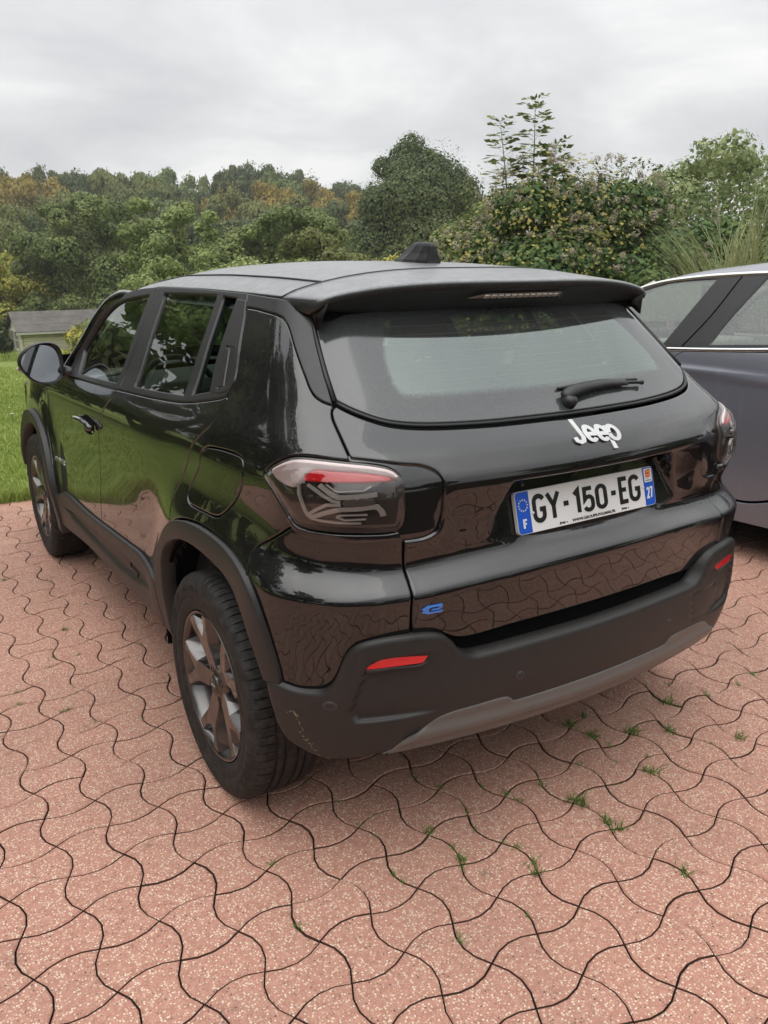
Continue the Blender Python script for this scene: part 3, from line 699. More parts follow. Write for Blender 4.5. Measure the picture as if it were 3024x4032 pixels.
gl_q = [[[1.4892,1.443],[1.3832,1.4389]], [[1.3832,1.4389],[1.3601,1.3624],[1.3235,1.2659],[1.2948,1.1867]], [[1.2948,1.1867],[1.4232,1.162]], [[1.4232,1.162],[1.4439,1.2605],[1.4675,1.3617],[1.4892,1.443]]]
panel('door_frame', [bseam, [[2.1336,1.0968],[2.4743,1.0855],[2.867,1.075],[2.985,1.072]], [[2.985,1.072],[2.96,1.10]], dtop_f[::-1]], SB_(.003), SATIN, CAR, .02, mirror=True, gap=.002, edge=.004, depth=.02, holes=[gl_f])
panel('door_frame', [dtop_r, bseam, [[2.1336,1.0968],[1.7474,1.113],[1.4616,1.1335],[1.3013,1.157],[1.2142,1.173],[1.163,1.184]], [[1.163,1.184],[1.15,1.205]], [[1.15,1.205],[1.142,1.228],[1.158,1.258],[1.205,1.304],[1.264,1.388],[1.306,1.438],[1.323,1.4581]]], SB_(.001), SATIN, CAR, .02, mirror=True, gap=.002, edge=.004, depth=.02, holes=[gl_r, gl_q])
GS = SB_(-.009)
for nm, lp in (('side_window', gl_f), ('side_window', gl_r), ('quarter_window', gl_q)):
    panel(nm, lp, GS, GLASS, CAR, .03, mirror=True, gap=-.006, edge=.001, depth=.002)

# ---- roof and spoiler
ZC = smooth(lin([-.40,-.33,-.1,.2,.6,1.0,1.4,1.6], [1.476,1.489,1.5235,1.542,1.552,1.546,1.510,1.468]), -.5, 1.7, .06)
ZE = smooth(lin([-.40,-.16,-.04,.18,.53,1.01,1.36,1.5,1.62], [1.448,1.452,1.453,1.459,1.466,1.469,1.449,1.42,1.38]), -.5, 1.7, .03)
def XE(y): return .609-.015*np.clip((y-1.0)/.6, 0, None)**2
def roof_z(x, y):
    t = np.clip(np.abs(x)/XE(y), 0, 1.02); return ZE(y)+(ZC(y)-ZE(y))*(1-t**3.0)-.012*np.clip(t-.93, 0, 1)**2/.0049*.5
seam_y = lambda x: -.10+.06*(np.abs(x)/.6)**2
xs = np.linspace(-.606, .606, 25)
rl = [[[-.606, float(y)] for y in np.linspace(-.035, 1.30, 20)], [[-.606, 1.30], [-.598, 1.38], [-.56, 1.43], [-.3, 1.465], [0, 1.475], [.3, 1.465], [.56, 1.43], [.598, 1.38], [.606, 1.30]], [[.606, float(y)] for y in np.linspace(1.30, -.035, 20)], [[float(x), float(seam_y(x))] for x in xs[::-1]]]
panel('roof', rl, height_map(roof_z), DEW, CAR, .035, depth=.02, edge=.005)
panel('headliner', rl, height_map(lambda x, y: roof_z(x, y)-.05), LIGHTTRIM, CAR, .08, depth=.004)
for s in (1, -1):
    yy = np.linspace(-.06, 1.40, 30); p = np.stack([np.full(30, -.497*s), yy, roof_z(np.full(30, .497), yy)+.0005], -1); V, Fc = tube_mesh(p, .0042, 6); mesh_obj('roof_ditch', V, Fc, SEAL, CAR)
xx = np.linspace(-.605, .605, 40); p = np.stack([xx, seam_y(xx)-.0005, roof_z(xx, seam_y(xx))-.001], -1); V, Fc = tube_mesh(p, .0036, 6); mesh_obj('roof_seam', V, Fc, SEAL, CAR)
# spoiler: swept section from the seam over the trailing edge and back below to the glass
trail = lambda x: -.338+.24*x*x
V = []; Fc = []; nx = 61; XS = np.linspace(-.608, .608, nx)
for x in XS:
    ys = float(seam_y(x))-.004; yt = float(trail(x)); zt = float(roof_z(x, yt+.01))
    sec = [(ys, float(roof_z(x, ys))-.02), (ys, float(roof_z(x, ys))-.003)]
    for y in np.linspace(ys-.003, yt+.012, 9): sec.append((y, float(roof_z(x, y))))
    sec += [(yt+.004, zt-.0022), (yt, zt-.008), (yt+.001, zt-.018), (yt+.006, zt-.025), (yt+.013, zt-.027)]
    gy_ = float(rear_y(np.array(x), np.array(1.415)))
    for k in (.25, .5, .75, 1.): sec.append((yt+.013+(gy_-.004-yt-.013)*k, zt-.027+(1.408-zt+.027)*k**.8))
    for y, z in sec: V.append((x, y, z))
ns = len(V)//nx
for i in range(nx-1):
    for k in range(ns-1): Fc.append((i*ns+k, (i+1)*ns+k, (i+1)*ns+k+1, i*ns+k+1))
Fc.append(tuple(range(ns))); Fc.append(tuple((nx-1)*ns+k for k in range(ns))[::-1])
spo = mesh_obj('spoiler', V, Fc, DEW, CAR)
bm = bmesh.new(); bm.from_mesh(spo.data); bmesh.ops.recalc_face_normals(bm, faces=bm.faces); bm.to_mesh(spo.data); bm.free(); spo.data.materials.append(SATIN)
for pl in spo.data.polygons:
    c = pl.center
    if c.z < roof_z(np.array(c.x), np.array(c.y))-.009 and c.y < seam_y(c.x)-.02: pl.material_index = 1
# third brake light in the spoiler's rear face
def spo_pt(x, k, off=0.):
    yt = float(trail(x)); zt = float(roof_z(x, yt+.01)); gy_ = float(rear_y(np.array(x), np.array(1.415)))
    return np.array([x, yt+.013+(gy_-.004-yt-.013)*k-off*.75, zt-.027+(1.408-zt+.027)*k**.8-off*.6])
bl = empty('brake_light', (0, 0, 0), CAR)
V = []; Fc = []; xb = np.linspace(-.172, .165, 14)
for x in xb:
    k0 = .10 if x > -.13 else .10+.16*(-.13-x)/.042
    V += [spo_pt(x, k0, .003), spo_pt(x, .30, .003)]
Fc = [(2*i, 2*i+1, 2*i+3, 2*i+2) for i in range(13)]
mesh_obj('housing', V, Fc, m_simple('lamp_housing', (.50, .43, .38), .35, metal=.2), bl)
for i in range(12):
    x = -.125+i*.0235; V = []; 
    for (a, k) in ((0, .14), (.016, .14), (.016, .26), (0, .26)): V += [spo_pt(x+a, k, .0045), spo_pt(x+a, k, .0085)]
    Fc = [(1, 3, 5, 7), (0, 2, 3, 1), (2, 4, 5, 3), (4, 6, 7, 5), (6, 0, 1, 7)]
    mesh_obj('diode', V, Fc, DIODE, bl, smooth=False)
V = []; Fc = []
for x in xb:
    k0 = .09 if x > -.13 else .09+.16*(-.13-x)/.042
    V += [spo_pt(x, k0, .011), spo_pt(x, .31, .011)]
mesh_obj('lens', V, [(2*i, 2*i+1, 2*i+3, 2*i+2) for i in range(13)], CLEARL, bl)
# side fins between spoiler and window
for s in (1, -1):
    A = np.array([-.600, -.170, 1.432]); B_ = np.array([-.585, -.262, 1.440]); C_ = np.array([-.607, -.238, 1.362]); D_ = np.array([-.560, -.20, 1.415])
    bm = bmesh.new(); vv = [bm.verts.new(Vector((p[0]*s, p[1], p[2]))) for p in (A, B_, C_, D_)]
    for f in ((0, 1, 2), (0, 2, 3), (1, 3, 2), (0, 3, 1)): bm.faces.new([vv[i] for i in f])
    bmesh.ops.recalc_face_normals(bm, faces=bm.faces); bmesh.ops.bevel(bm, geom=list(bm.edges), offset=.004, segments=2, affect='EDGES')
    bm_obj('spoiler_fin', bm, SATIN, CAR, True)
# antenna
V = []; Fc = []
for k, (y0, y1, w, z) in enumerate(((.315, .095, .036, 0.), (.300, .097, .033, .012), (.262, .099, .024, .032), (.222, .102, .016, .056), (.206, .108, .012, .064), (.200, .116, .006, .067))):
    for y, ww in ((y0, w*.35), (y0-(y0-y1)*.35, w*.8), (y0-(y0-y1)*.75, w), (y1, w*.8)):
        V += [(-ww, y, float(roof_z(np.array(0.), np.array(y)))+z-.003), (ww, y, float(roof_z(np.array(0.), np.array(y)))+z-.003)]
def ringidx(k): b = k*8; return [b, b+2, b+4, b+6, b+7, b+5, b+3, b+1]
for k in range(5):
    a, b = ringidx(k), ringidx(k+1)
    for j in range(8): Fc.append((a[j], a[(j+1) % 8], b[(j+1) % 8], b[j]))
Fc.append(tuple(ringidx(5)))
an = mesh_obj('antenna_fin', V, Fc, SATIN, CAR, smooth=False)
bm = bmesh.new(); bm.from_mesh(an.data); bmesh.ops.recalc_face_normals(bm, faces=bm.faces); bmesh.ops.bevel(bm, geom=[e for e in bm.edges if e.calc_face_angle(0) > .35], offset=.0022, segments=2, affect='EDGES'); bm.to_mesh(an.data); bm.free()

# ---- front: windscreen, bonnet, A pillars, nose
def wind_map(a, b):
    hw = .575+(.715-.575)*b; x = a*hw; y = 1.475+.66*b-.10*a*a*(1-.3*b); z = 1.497-.43*b-.045*a*a*(1-b)+.05*b*(1-b)
    p = np.stack([x, y, z], -1)
    return p, None
def wind(a, b):
    p, _ = wind_map(a, b); e = 1e-3
    u = wind_map(a+e, b)[0]-wind_map(a-e, b)[0]; v = wind_map(a, b+e)[0]-wind_map(a, b-e)[0]
    n = np.cross(u, v); n = n/np.linalg.norm(n, axis=-1, keepdims=True); n = np.where(n[..., 2:3] < 0, -n, n); return p, n
panel('windscreen', [[[-1, 0], [1, 0]], [[1, 0], [1, 1]], [[1, 1], [-1, 1]], [[-1, 1], [-1, 0]]], wind, GLASS, CAR, .08, gap=0, edge=.004, depth=.004)
for s in (1, -1):
    q = np.array([[2.44,1.430],[2.53,1.428],[2.635,1.415],[2.743,1.380],[2.828,1.308],[2.915,1.197],[2.99,1.10],[3.03,1.055]]); p, _ = Skin(F_body, -.022)(q[:, 0], q[:, 1]); p[:, 2] += np.array([-.012, -.006, 0, .008, .012, .012, .012, .012][:len(p)]); p[:, 0] *= s
    pc = crom(p, .04); V, Fc = tube_mesh(pc, np.interp(np.arange(len(pc))/(len(pc)-1), [0, .25, 1], [.010, .034, .034]), 10); mesh_obj('windscreen_pillar', V, Fc, PAINT, CAR)
hood = lambda x, y: 1.062-.10*((y-2.05)/1.2)**2-.02*((y-2.05)/1.2)-.10*np.clip(np.abs(x)/.78, 0, 1.1)**4+.012*np.cos(np.clip(np.abs(x)/.5, 0, 1)*np.pi)
panel('bonnet', [[[-.775, 2.1], [-.77, 2.6], [-.70, 3.05]], [[-.70, 3.05], [-.4, 3.18], [0, 3.21], [.4, 3.18], [.70, 3.05]], [[.70, 3.05], [.77, 2.6], [.775, 2.1]], [[.775, 2.1], [.4, 2.22], [0, 2.25], [-.4, 2.22], [-.775, 2.1]]], height_map(hood), PAINT, CAR, .05)
panel('front_bumper', [[[4.10,.50],[4.20,.50],[4.22,.66],[4.20,.80],[4.15,.895],[4.5,.90],[4.8,.905],[5.04,.905]], [[5.04,.905],[5.04,.22]], [[5.04,.22],[4.6,.22],[4.25,.26],[4.12,.36],[4.10,.50]]], SB_(.004), CLAD, CAR, .04, mirror=True)
for s in (0, 1):
    lp = [[4.24,.70],[4.26,.80],[4.30,.865],[4.55,.872],[4.66,.85],[4.66,.77],[4.5,.73]]
o1, o2 = panel('headlamp', lp, SB_(.012), LENS, CAR, .03, mirror=True)
V = []; Fc = []
# dark inner shell that closes the gaps between the panels
IN = Skin(F_body, -.024); ug = np.arange(0, 5.05, .05); zg = np.arange(.34, 1.081, .04)
UU, ZZ = np.meshgrid(ug, zg); p, _ = IN(UU.ravel(), ZZ.ravel()); nU = len(ug)
keep = []
for a in range(len(zg)-1):
    for b in range(nU-1):
        c = p[[a*nU+b, a*nU+b+1, (a+1)*nU+b+1, (a+1)*nU+b]].mean(0)
        if any(math.hypot(c[1]-yw, c[2]-.345) < .43 for yw in (0, 2.562)) and abs(c[0]) > .6: continue
        keep.append((a*nU+b, a*nU+b+1, (a+1)*nU+b+1, (a+1)*nU+b))
n_ = len(p); V = np.concatenate([p, p*np.array([-1, 1, 1])]); Fc = keep+[tuple(i+n_ for i in f)[::-1] for f in keep]
mesh_obj('inner_shell', V, Fc, BLACK, CAR)
bm = bmesh.new(); box(bm, (-.68, -.50, .37), (.68, .55, .40)); box(bm, (-.80, .55, .30), (.80, 2.0, .335)); box(bm, (-.55, 2.0, .30), (.55, 3.15, .335)); bm_obj('underbody', bm, BLACK, CAR)
for yw in (0, 2.562):
    for s in (1, -1):
        A = np.linspace(R(-74), R(98), 24); V = []; Fc = []
        for x in (-.862, -.70, -.52):
            for a in A: V.append((x*s, yw+.448*math.sin(a), .352+.43*math.cos(a)))
        n_ = len(A)
        for k in range(2): Fc += [(k*n_+j, k*n_+j+1, (k+1)*n_+j+1, (k+1)*n_+j) for j in range(n_-1)]
        Fc.append(tuple(2*n_+j for j in range(n_)))
        mesh_obj('arch_liner', V, Fc, BLACK, CAR)

# ---- cladding
arch_i = [[1.4883,.6285],[1.4648,.6683],[1.4094,.7118],[1.3353,.7437],[1.271,.7590],[1.190,.7665],[1.1127,.7655],[1.033,.7600],[.9655,.7500],[.919,.7325],[.890,.7063],[.868,.678],[.8515,.644],[.8296,.590],[.8127,.5347]]
panel('arch_cladding', [[[1.540,.372],[1.565,.45]]+arch_o, [[.7715,.538],[.8127,.5347]], arch_i[::-1], [[1.4883,.6285],[1.500,.50],[1.49,.40],[1.475,.362]], [[1.475,.362],[1.540,.372]]], SB_(.016), CLAD, CAR, .011, mirror=True, gap=.001, edge=.007, depth=.05, sp=.014)
fo = arch_pts(3.702, .50, .468, -99, 80, 30); fi = arch_pts(3.702, .425, .395, -99, 80, 30)
panel('arch_cladding', [fo, [fo[-1], fi[-1]], fi[::-1], [fi[0], fo[0]]], SB_(.028), CLAD, CAR, .014, mirror=True, gap=.001, edge=.007, depth=.055, sp=.018)
sp_poly = outline([[[3.10,.425],[2.92,.4435],[2.64,.4605],[2.28,.479],[1.97,.4914],[1.83,.494]], [[1.83,.494],[1.76,.485],[1.675,.470]], [[1.675,.470],[1.866,.4317],[2.07,.4155],[2.30,.4115],[2.66,.4059],[3.10,.425]]], .02)
def sill_disp(u, z): return -.014*(1-sst(-.012, .004, sdist(np.stack([np.abs(u), z], -1), sp_poly)))
sill_top = [[3.205,.468],[3.150,.470],[3.104,.495],[2.994,.510],[2.806,.511],[2.605,.513],[2.419,.521],[2.18,.5345],[1.968,.5466],[1.852,.553],[1.786,.5493],[1.735,.540],[1.66,.534],[1.60,.532],[1.572,.528]]
panel('sill_cladding', [sill_top, [[1.572,.528],[1.565,.45],[1.540,.372]], [[1.540,.372],[2.15,.350],[2.64,.345],[3.17,.302],[3.25,.30]], [[3.25,.30],[3.22,.40],[3.205,.468]]], Skin(F_body, .016, sill_disp), CLAD, CAR, .013, mirror=True, gap=.001, edge=.006, depth=.04)

# ---- rear bumper, skid plate, reflectors, sensors
pk = outline([[[.47,.6275],[.4921,.6280],[.5477,.6309],[.5943,.6303],[.6096,.6197],[.6213,.6006],[.6306,.5648],[.6414,.5238],[.6483,.4893],[.6459,.4713],[.6317,.4600],[.6004,.4575],[.5604,.4573],[.47,.458]], [[.47,.458],[.40,.54],[.47,.6275]]], .01)
dr_p = outline([[[.405,.567],[.533,.556]], [[.533,.556],[.560,.4665]], [[.560,.4665],[.418,.476]], [[.418,.476],[.405,.567]]], .02)
def bp_disp(u, z):
    q = np.stack([np.abs(u), z], -1); d = sdist(q, pk)
    r = -.019*(1-sst(-.012, .002, d))*sst(.44, .60, np.abs(u))
    return r-.0022*np.exp(-(sdist(np.stack([-u, z], -1), dr_p)/.0028)**2)
BS = Skin(F_bumper, 0., bp_disp)
bt = btop+[[.515,.676],[.492,.6707],[.4774,.6622],[.463,.6463],[.4445,.612],[.4216,.5945],[.38,.592],[.2516,.594],[0,.594]]
bb = [[.8077,.5435],[.8046,.515],[.7958,.461],[.7855,.414],[.7682,.378],[.7407,.358],[.7027,.3375],[.6654,.3366],[.626,.342],[.58,.352],[.45,.353],[0,.353]]
panel('rear_bumper', [bt+mir(bt)[1:], (bb+mir(bb)[1:])[::-1]], BS, CLAD, CAR, .0105, gap=0, edge=.013, depth=.055)
st = [[.590,.350],[.5602,.374],[.5302,.403],[.511,.4209],[.4888,.4396],[.4594,.4490],[.4289,.4510],[.325,.4515],[.312,.444],[.300,.4325],[.285,.4308],[.1773,.4305],[0,.4300]]
def sk_disp(u, z): return .010*sst(.36, .395, z)*(1-sst(.395, .43, z))-.004*np.abs(u)
panel('skid_plate', [st+mir(st)[1:], [[-.590,.350],[-.3,.347],[0,.346],[.3,.347],[.590,.350]]], Skin(F_bumper, .006, sk_disp), SKIDM, CAR, .0125, gap=0, edge=.007, depth=.03)
refl = [[[.5021,.6268],[.5477,.6290],[.5841,.6280],[.602,.6238],[.6122,.6165],[.6195,.6035]], [[.6195,.6035],[.569,.605],[.5164,.6018]], [[.5164,.6018],[.5021,.6268]]]
panel('rear_reflector', refl, SBR := Skin(F_bumper, -.006), REFLR, CAR, .012, mirror=True, gap=.0005, edge=.002, depth=.02)
panel('reflector_ledge', [[[.500,.6275],[.5164,.6018],[.569,.6045],[.620,.6025]], [[.620,.6025],[.617,.5965],[.569,.5985],[.512,.5955],[.490,.6265]], [[.490,.6265],[.500,.6275]]], Skin(F_bumper, -.004), CLAD, CAR, .01, mirror=True, gap=0, edge=.002, depth=.02)
def ring_disc(name, u, z, r, mat, skin, parent, lev, mirror=True):
    lp = [[u+r*math.cos(2*math.pi*k/18), z+r*math.sin(2*math.pi*k/18)] for k in range(18)]
    return panel(name, lp, Skin(skin, lev), mat, parent, .008, gap=0, edge=.0015, depth=.006, mirror=mirror, sp=.005)
for u, z in ((.6791, .5097), (.2917, .5085)):
    ring_disc('sensor_ring', u, z, .0125, m_simple('sensor_ring', (.045, .045, .046), .35), F_bumper, CAR, .0012)
    ring_disc('parking_sensor', u, z, .0095, m_simple('sensor_face', (.02, .02, .021), .5), F_bumper, CAR, .0026)
# scuffs on the bumper corner
V = []; Fc = []
path = crom([[.757,.468],[.749,.477],[.741,.473],[.737,.455],[.733,.435],[.729,.412],[.722,.390],[.712,.372],[.700,.350],[.686,.340]], .004)
for (u, z) in path:
    for _ in range(2):
        if random.random() < .55: continue
        u0 = u+random.gauss(0, .0025); z0 = z+random.gauss(0, .003); a = random.uniform(.0010, .0026); th = random.uniform(0, 6)
        uu = np.array([u0+a*math.cos(th+k*2.09+random.uniform(-.4, .4)) for k in range(3)]); z3 = np.array([z0+a*1.3*math.sin(th+k*2.09) for k in range(3)])
        p, nn = Skin(F_bumper, .0006)(uu, z3); b = len(V); V += list(p); Fc.append((b, b+1, b+2))
tag(mesh_obj('scuff_marks', V, Fc, m_simple('scraped_plastic', (.30, .24, .155), .8), CAR), kind='stuff')

# ---- lettering helpers: text as raised outlines on a mapped surface
def text_mesh(s, size=1., bold=0.):
    cu = bpy.data.curves.new('lettering', 'FONT'); cu.body = s; cu.size = size; cu.align_x = 'CENTER'; cu.align_y = 'CENTER'; cu.offset = bold; cu.resolution_u = 3
    o = bpy.data.objects.new('lettering', cu); COL.objects.link(o); dg = bpy.context.evaluated_depsgraph_get()
    m = bpy.data.meshes.new_from_object(o.evaluated_get(dg)); bpy.data.objects.remove(o); bpy.data.curves.remove(cu)
    V = np.array([v.co[:] for v in m.vertices]).reshape(-1, 3); Fc = [tuple(p.vertices) for p in m.polygons]; bpy.data.meshes.remove(m)
    return V, Fc
def solid(V2, Fc, fmap, t0, t1):
    """extrude flat faces (2-D) between two heights of fmap(x, y, h)"""
    n = len(V2); ec = {}
    for f in Fc:
        for a, b in zip(f, f[1:]+f[:1]): ec[(a, b)] = ec.get((a, b), 0)+1
    F2 = [tuple(i+n for i in f) for f in Fc]
    for (a, b) in ec:
        if (b, a) not in ec: F2.append((a, b, b+n, a+n))
    V2 = np.asarray(V2, float)
    return np.concatenate([fmap(V2[:, 0], V2[:, 1], t0), fmap(V2[:, 0], V2[:, 1], t1)]), F2
def polys2d(loops):
    """fill outer loop minus holes with triangles"""
    L = [np.array(l, float) for l in loops]; v = np.concatenate(L); ed = []; b = 0
    for l in L: ed += [(b+i, b+(i+1) % len(l)) for i in range(len(l))]; b += len(l)
    vo, _, fo, _, _, _ = delaunay_2d_cdt([Vector(map(float, p)) for p in v], ed, [], 0, 1e-7)
    c = np.array([np.mean([vo[i] for i in f], axis=0) for f in fo]); ok = inside(c, L[0])
    for l in L[1:]: ok &= ~inside(c, l)
    fs = []
    for f, k in zip(fo, ok):
        if not k: continue
        a, b2, d = [np.array(vo[i]) for i in f[:3]]
        fs.append(tuple(f) if np.cross(b2-a, d-a) > 0 else tuple(f)[::-1])
    return np.array([list(p) for p in vo]), fs
def strokes2d(lines, w):
    V = []; Fc = []
    for ln in lines:
        a, b = stroke(ln, w); k = len(V); n = len(a); V += list(a)+list(b)
        Fc += [(k+n+i, k+n+i+1, k+i+1, k+i) for i in range(n-1)]
    return np.array(V), Fc
# ---- tail lamps
def lamp_part(name, segs, lev, mat, parent, **k): return panel(name, segs, SB_(lev), mat, parent, mirror=False, **k)
def mirror_tree(root):
    """a mirrored copy of a lamp and its pieces for the right side"""
    r = empty(root.name.split('.')[0], (0, 0, 0), CAR)
    for ch in root.children:
        V = np.array([v.co for v in ch.data.vertices]); V[:, 0] *= -1
        mesh_obj(ch.name.split('.')[0], V, [tuple(p.vertices)[::-1] for p in ch.data.polygons], ch.data.materials[0], r)
    return r
tl = empty('tail_lamp', (0, 0, 0), CAR)
lamp_part('housing', lamp, -.004, m_simple('lamp_cavity', (.055, .045, .040), .30, coat=.5), tl, h=.014, gap=.003, edge=.003)
shell = [[.7960,1.0590],[.7790,1.0740],[.7550,1.0875],[.7330,1.0945],[.6968,1.096],[.6324,1.0915],[.5932,1.086],[.5640,1.077],[.5520,1.067],[.5480,1.055],[.5673,1.060],[.590,1.066],[.63,1.0735],[.6978,1.0745],[.7118,1.064],[.7223,1.050],[.7370,1.031],[.7600,1.0335],[.7860,1.0450]]
lamp_part('upper_lens', shell, .010, m_simple('milky_lens', (.58, .46, .45), .20, coat=1.), tl, h=.008, gap=.001, edge=.004)
lamp_part('red_bar', [[[.7223,1.0504],[.7118,1.0655],[.6978,1.0755],[.6728,1.076],[.630,1.074],[.588,1.068],[.5673,1.0625],[.5576,1.053]], [[.5576,1.053],[.5895,1.0528],[.652,1.0515],[.7223,1.0504]]], .013, REDL, tl, h=.008, gap=.001, edge=.003)
guides = [[[.685,1.0415],[.665,1.0239],[.6527,1.0177],[.6221,1.0197],[.5895,1.024]],[[.7064,1.0399],[.682,1.0225],[.6632,1.0095],[.6498,1.0074]],[[.7098,.9698],[.6914,.9872],[.6739,.9998],[.6499,1.0014]],[[.7031,.9656],[.6786,.9799],[.6553,.9898],[.6226,.9926],[.6002,.9962],[.59,.997],[.5829,.9862],[.5798,.9742]],[[.725,1.0412],[.7234,1.0168],[.7174,.9949],[.7119,.9783],[.702,.9646],[.6833,.9603],[.6538,.9583],[.6169,.9582]],[[.6731,1.0433],[.6606,1.0323],[.6524,1.0292],[.6116,1.0317],[.5989,1.0405]],[[.6577,.9728],[.6493,.9767],[.6065,.9784]],[[.6577,.9722],[.6434,.9652],[.6087,.9679]]]
def lamp_map(x, y, h):
    p, n = SB_(0.)(x, y); return p+n*h
for k, gl in enumerate(guides):
    w = (.0098, .0066, .0072, .0102, .0044, .0030, .0036, .0036)[k]
    v, f = strokes2d([gl], w); P, F2 = solid(v, f, lamp_map, .004, .011); mesh_obj('light_guide', P, F2, GUIDE, tl, smooth=False)
lamp_part('centre_bar', [[.6498,1.0065],[.6435,1.0138],[.597,1.0161],[.594,1.0046],[.600,1.0005],[.6459,.9981]], .012, m_simple('guide_grey', (.10, .09, .085), .25), tl, h=.008, gap=0, edge=.002)
def lens_disp(u, z):
    d = sdist(np.stack([np.abs(u), z], -1), LAMPO); return .019*sst(.0, .030, -d)
LAMPO = outline(lamp, .01)
panel('lens', lamp, Skin(F_body, .004, lens_disp), LENS, tl, .008, gap=.004, edge=.002, depth=.01)
# lower gloss-black lip below the lamp
lip = [[.5445,.909],[.5519,.930],[.5696,.9275],[.6247,.9285],[.6757,.9293],[.717,.9318],[.7371,.9385],[.752,.957],[.760,.953],[.748,.931],[.727,.915],[.68,.9075],[.60,.905]]
panel('lamp_lip', [lip[:2], lip[1:8], lip[7:9], lip[8:]+[lip[0]]], SB_(.006), GLOSSB, CAR, .01, gap=.001, edge=.003, mirror=True)
mirror_tree(tl)

# ---- wiper
wp = empty('rear_wiper', (0, 0, 0), CAR)
def onglass(x, z, off): 
    y = float(rear_y(np.array(x), np.array(z))); n = np.array([0, -.68, .73]); return np.array([x, y, z])+n*off
sec = [(-.016, 1.176, .022, .014), (.000, 1.178, .032, .019), (.030, 1.183, .037, .0185), (.09, 1.189, .033, .0160), (.17, 1.192, .028, .0140), (.235, 1.190, .024, .0120), (.258, 1.189, .022, .011)]
V = []; Fc = []
for (x, z, off, w) in sec:
    c = onglass(x, z, off*.6)
    for k in range(8):
        a = 2*math.pi*k/8; V.append(c+np.array([-.04*w*math.cos(a), -.68*.6*w*math.sin(a)+.70*w*math.cos(a), .73*.6*w*math.sin(a)+.70*w*math.cos(a)]))
for i in range(len(sec)-1): Fc += [(i*8+k, i*8+(k+1) % 8, (i+1)*8+(k+1) % 8, (i+1)*8+k) for k in range(8)]
Fc += [tuple(range(8))[::-1], tuple(48+k for k in range(8))]
mesh_obj('arm', V, Fc, SATIN, wp)
V, Fc = tube_mesh([onglass(-.004, 1.165, .001), onglass(-.004, 1.165, .016), onglass(-.002, 1.168, .026)], [.021, .020, .014], 14); mesh_obj('pivot', V, Fc, SATIN, wp)
V, Fc = tube_mesh([onglass(.250, 1.189, .014), onglass(.31, 1.185, .014), onglass(.328, 1.183, .014)], [.0055, .005, .0075], 8); mesh_obj('blade_carrier', V, Fc, SATIN, wp)
V, Fc = tube_mesh([onglass(-.01, 1.198, .006), onglass(.16, 1.204, .006), onglass(.325, 1.196, .006)], [.004, .005, .004], 6); mesh_obj('blade', V, Fc, SEAL, wp)

# plate characters, drawn in a box one unit high
GL = {
 'G': (.56, [arc(.28, .74, .22, .20, 20, 180, 8)+arc(.28, .26, .22, .20, 180, 360, 8)+[(.50, .46), (.31, .46)]]),
 'Y': (.60, [[(.04, .96), (.30, .50)], [(.56, .96), (.30, .50)], [(.30, .53), (.30, .04)]]),
 '1': (.34, [[(.06, .80), (.24, .95), (.24, .04)]]),
 '5': (.54, [[(.46, .94), (.12, .94), (.10, .54)]+arc(.27, .40, .21, .20, 130, -90, 8)[0:]+[(.27, .06)][0:0]+arc(.27, .26, .21, .20, -60, -165, 5)]),
 '0': (.54, [arc(.27, .74, .20, .20, 0, 180, 8)+arc(.27, .26, .20, .20, 180, 360, 8)+[(.47, .74)]]),
 'E': (.48, [[(.46, .94), (.10, .94), (.10, .06), (.46, .06)], [(.10, .52), (.40, .52)]]),
 '-': (.24, [[(.04, .46), (.20, .46)]]),
 '2': (.46, [arc(.23, .72, .18, .20, 170, -20, 8)+[(.07, .07), (.43, .07)]]),
 '7': (.44, [[(.04, .93), (.40, .93), (.17, .04)]]),
 'F': (.44, [[(.42, .93), (.10, .93), (.10, .04)], [(.10, .52), (.36, .52)]]),
}
GL['5'] = (.54, [[(.46, .94), (.12, .94), (.10, .50), (.18, .585)]+arc(.27, .42, .20, .19, 80, 0, 4)+[(.47, .28)]+arc(.27, .25, .20, .19, 0, -160, 7)])
def glyphs(s, w=.155, gap=.09, sx=1.):
    V = []; Fc = []; x = 0.
    for ch in s:
        if ch == ' ': x += .2; continue
        wd, ls = GL[ch]; v, f = strokes2d(ls, w if ch != '-' else .17); k = len(V)
        V += [(p[0]*sx+x, p[1]) for p in v]; Fc += [tuple(i+k for i in q) for q in f]; x += wd*sx+gap
    return np.array(V), Fc, x-gap

# ---- number plate
plate = empty('number_plate', (0, 0, 0), CAR)
PT = .257
def pmap(x, y, h):   # plate plane: x right, y up from the centre, h out of the plate
    return np.stack([x+0*y, -.6235+y*math.sin(PT)-h*math.cos(PT), .9193+y*math.cos(PT)+h*math.sin(PT)], -1)
def rrect(x0, y0, x1, y1, r, n=4, corners=(1, 1, 1, 1)):
    o = []
    for (cx, cy, a), on in zip(((x1-r, y1-r, 0), (x0+r, y1-r, 90), (x0+r, y0+r, 180), (x1-r, y0+r, 270)), corners):
        o += arc(cx, cy, r, r, a, a+90, n) if on else [(cx+r*math.copysign(1, cx-(x0+x1)/2), cy+r*math.copysign(1, cy-(y0+y1)/2))]
    return o
def flat(name, loops, t0, t1, mat, fmap=pmap, parent=None):
    v, f = polys2d(loops); P, F2 = solid(v, f, fmap, t0, t1); return mesh_obj(name, P, F2, mat, parent or plate, smooth=False)
flat('plate_base', [rrect(-.26, -.055, .26, .055, .010)], -.012, .0, PLATEW)
flat('euro_band', [rrect(-.2585, -.0535, -.214, .0535, .009, 4, (0, 1, 1, 0))], 0, .0008, PLATEB)
flat('region_band', [rrect(.218, -.0535, .2585, .0535, .009, 4, (1, 0, 0, 1))], 0, .0008, PLATEB)
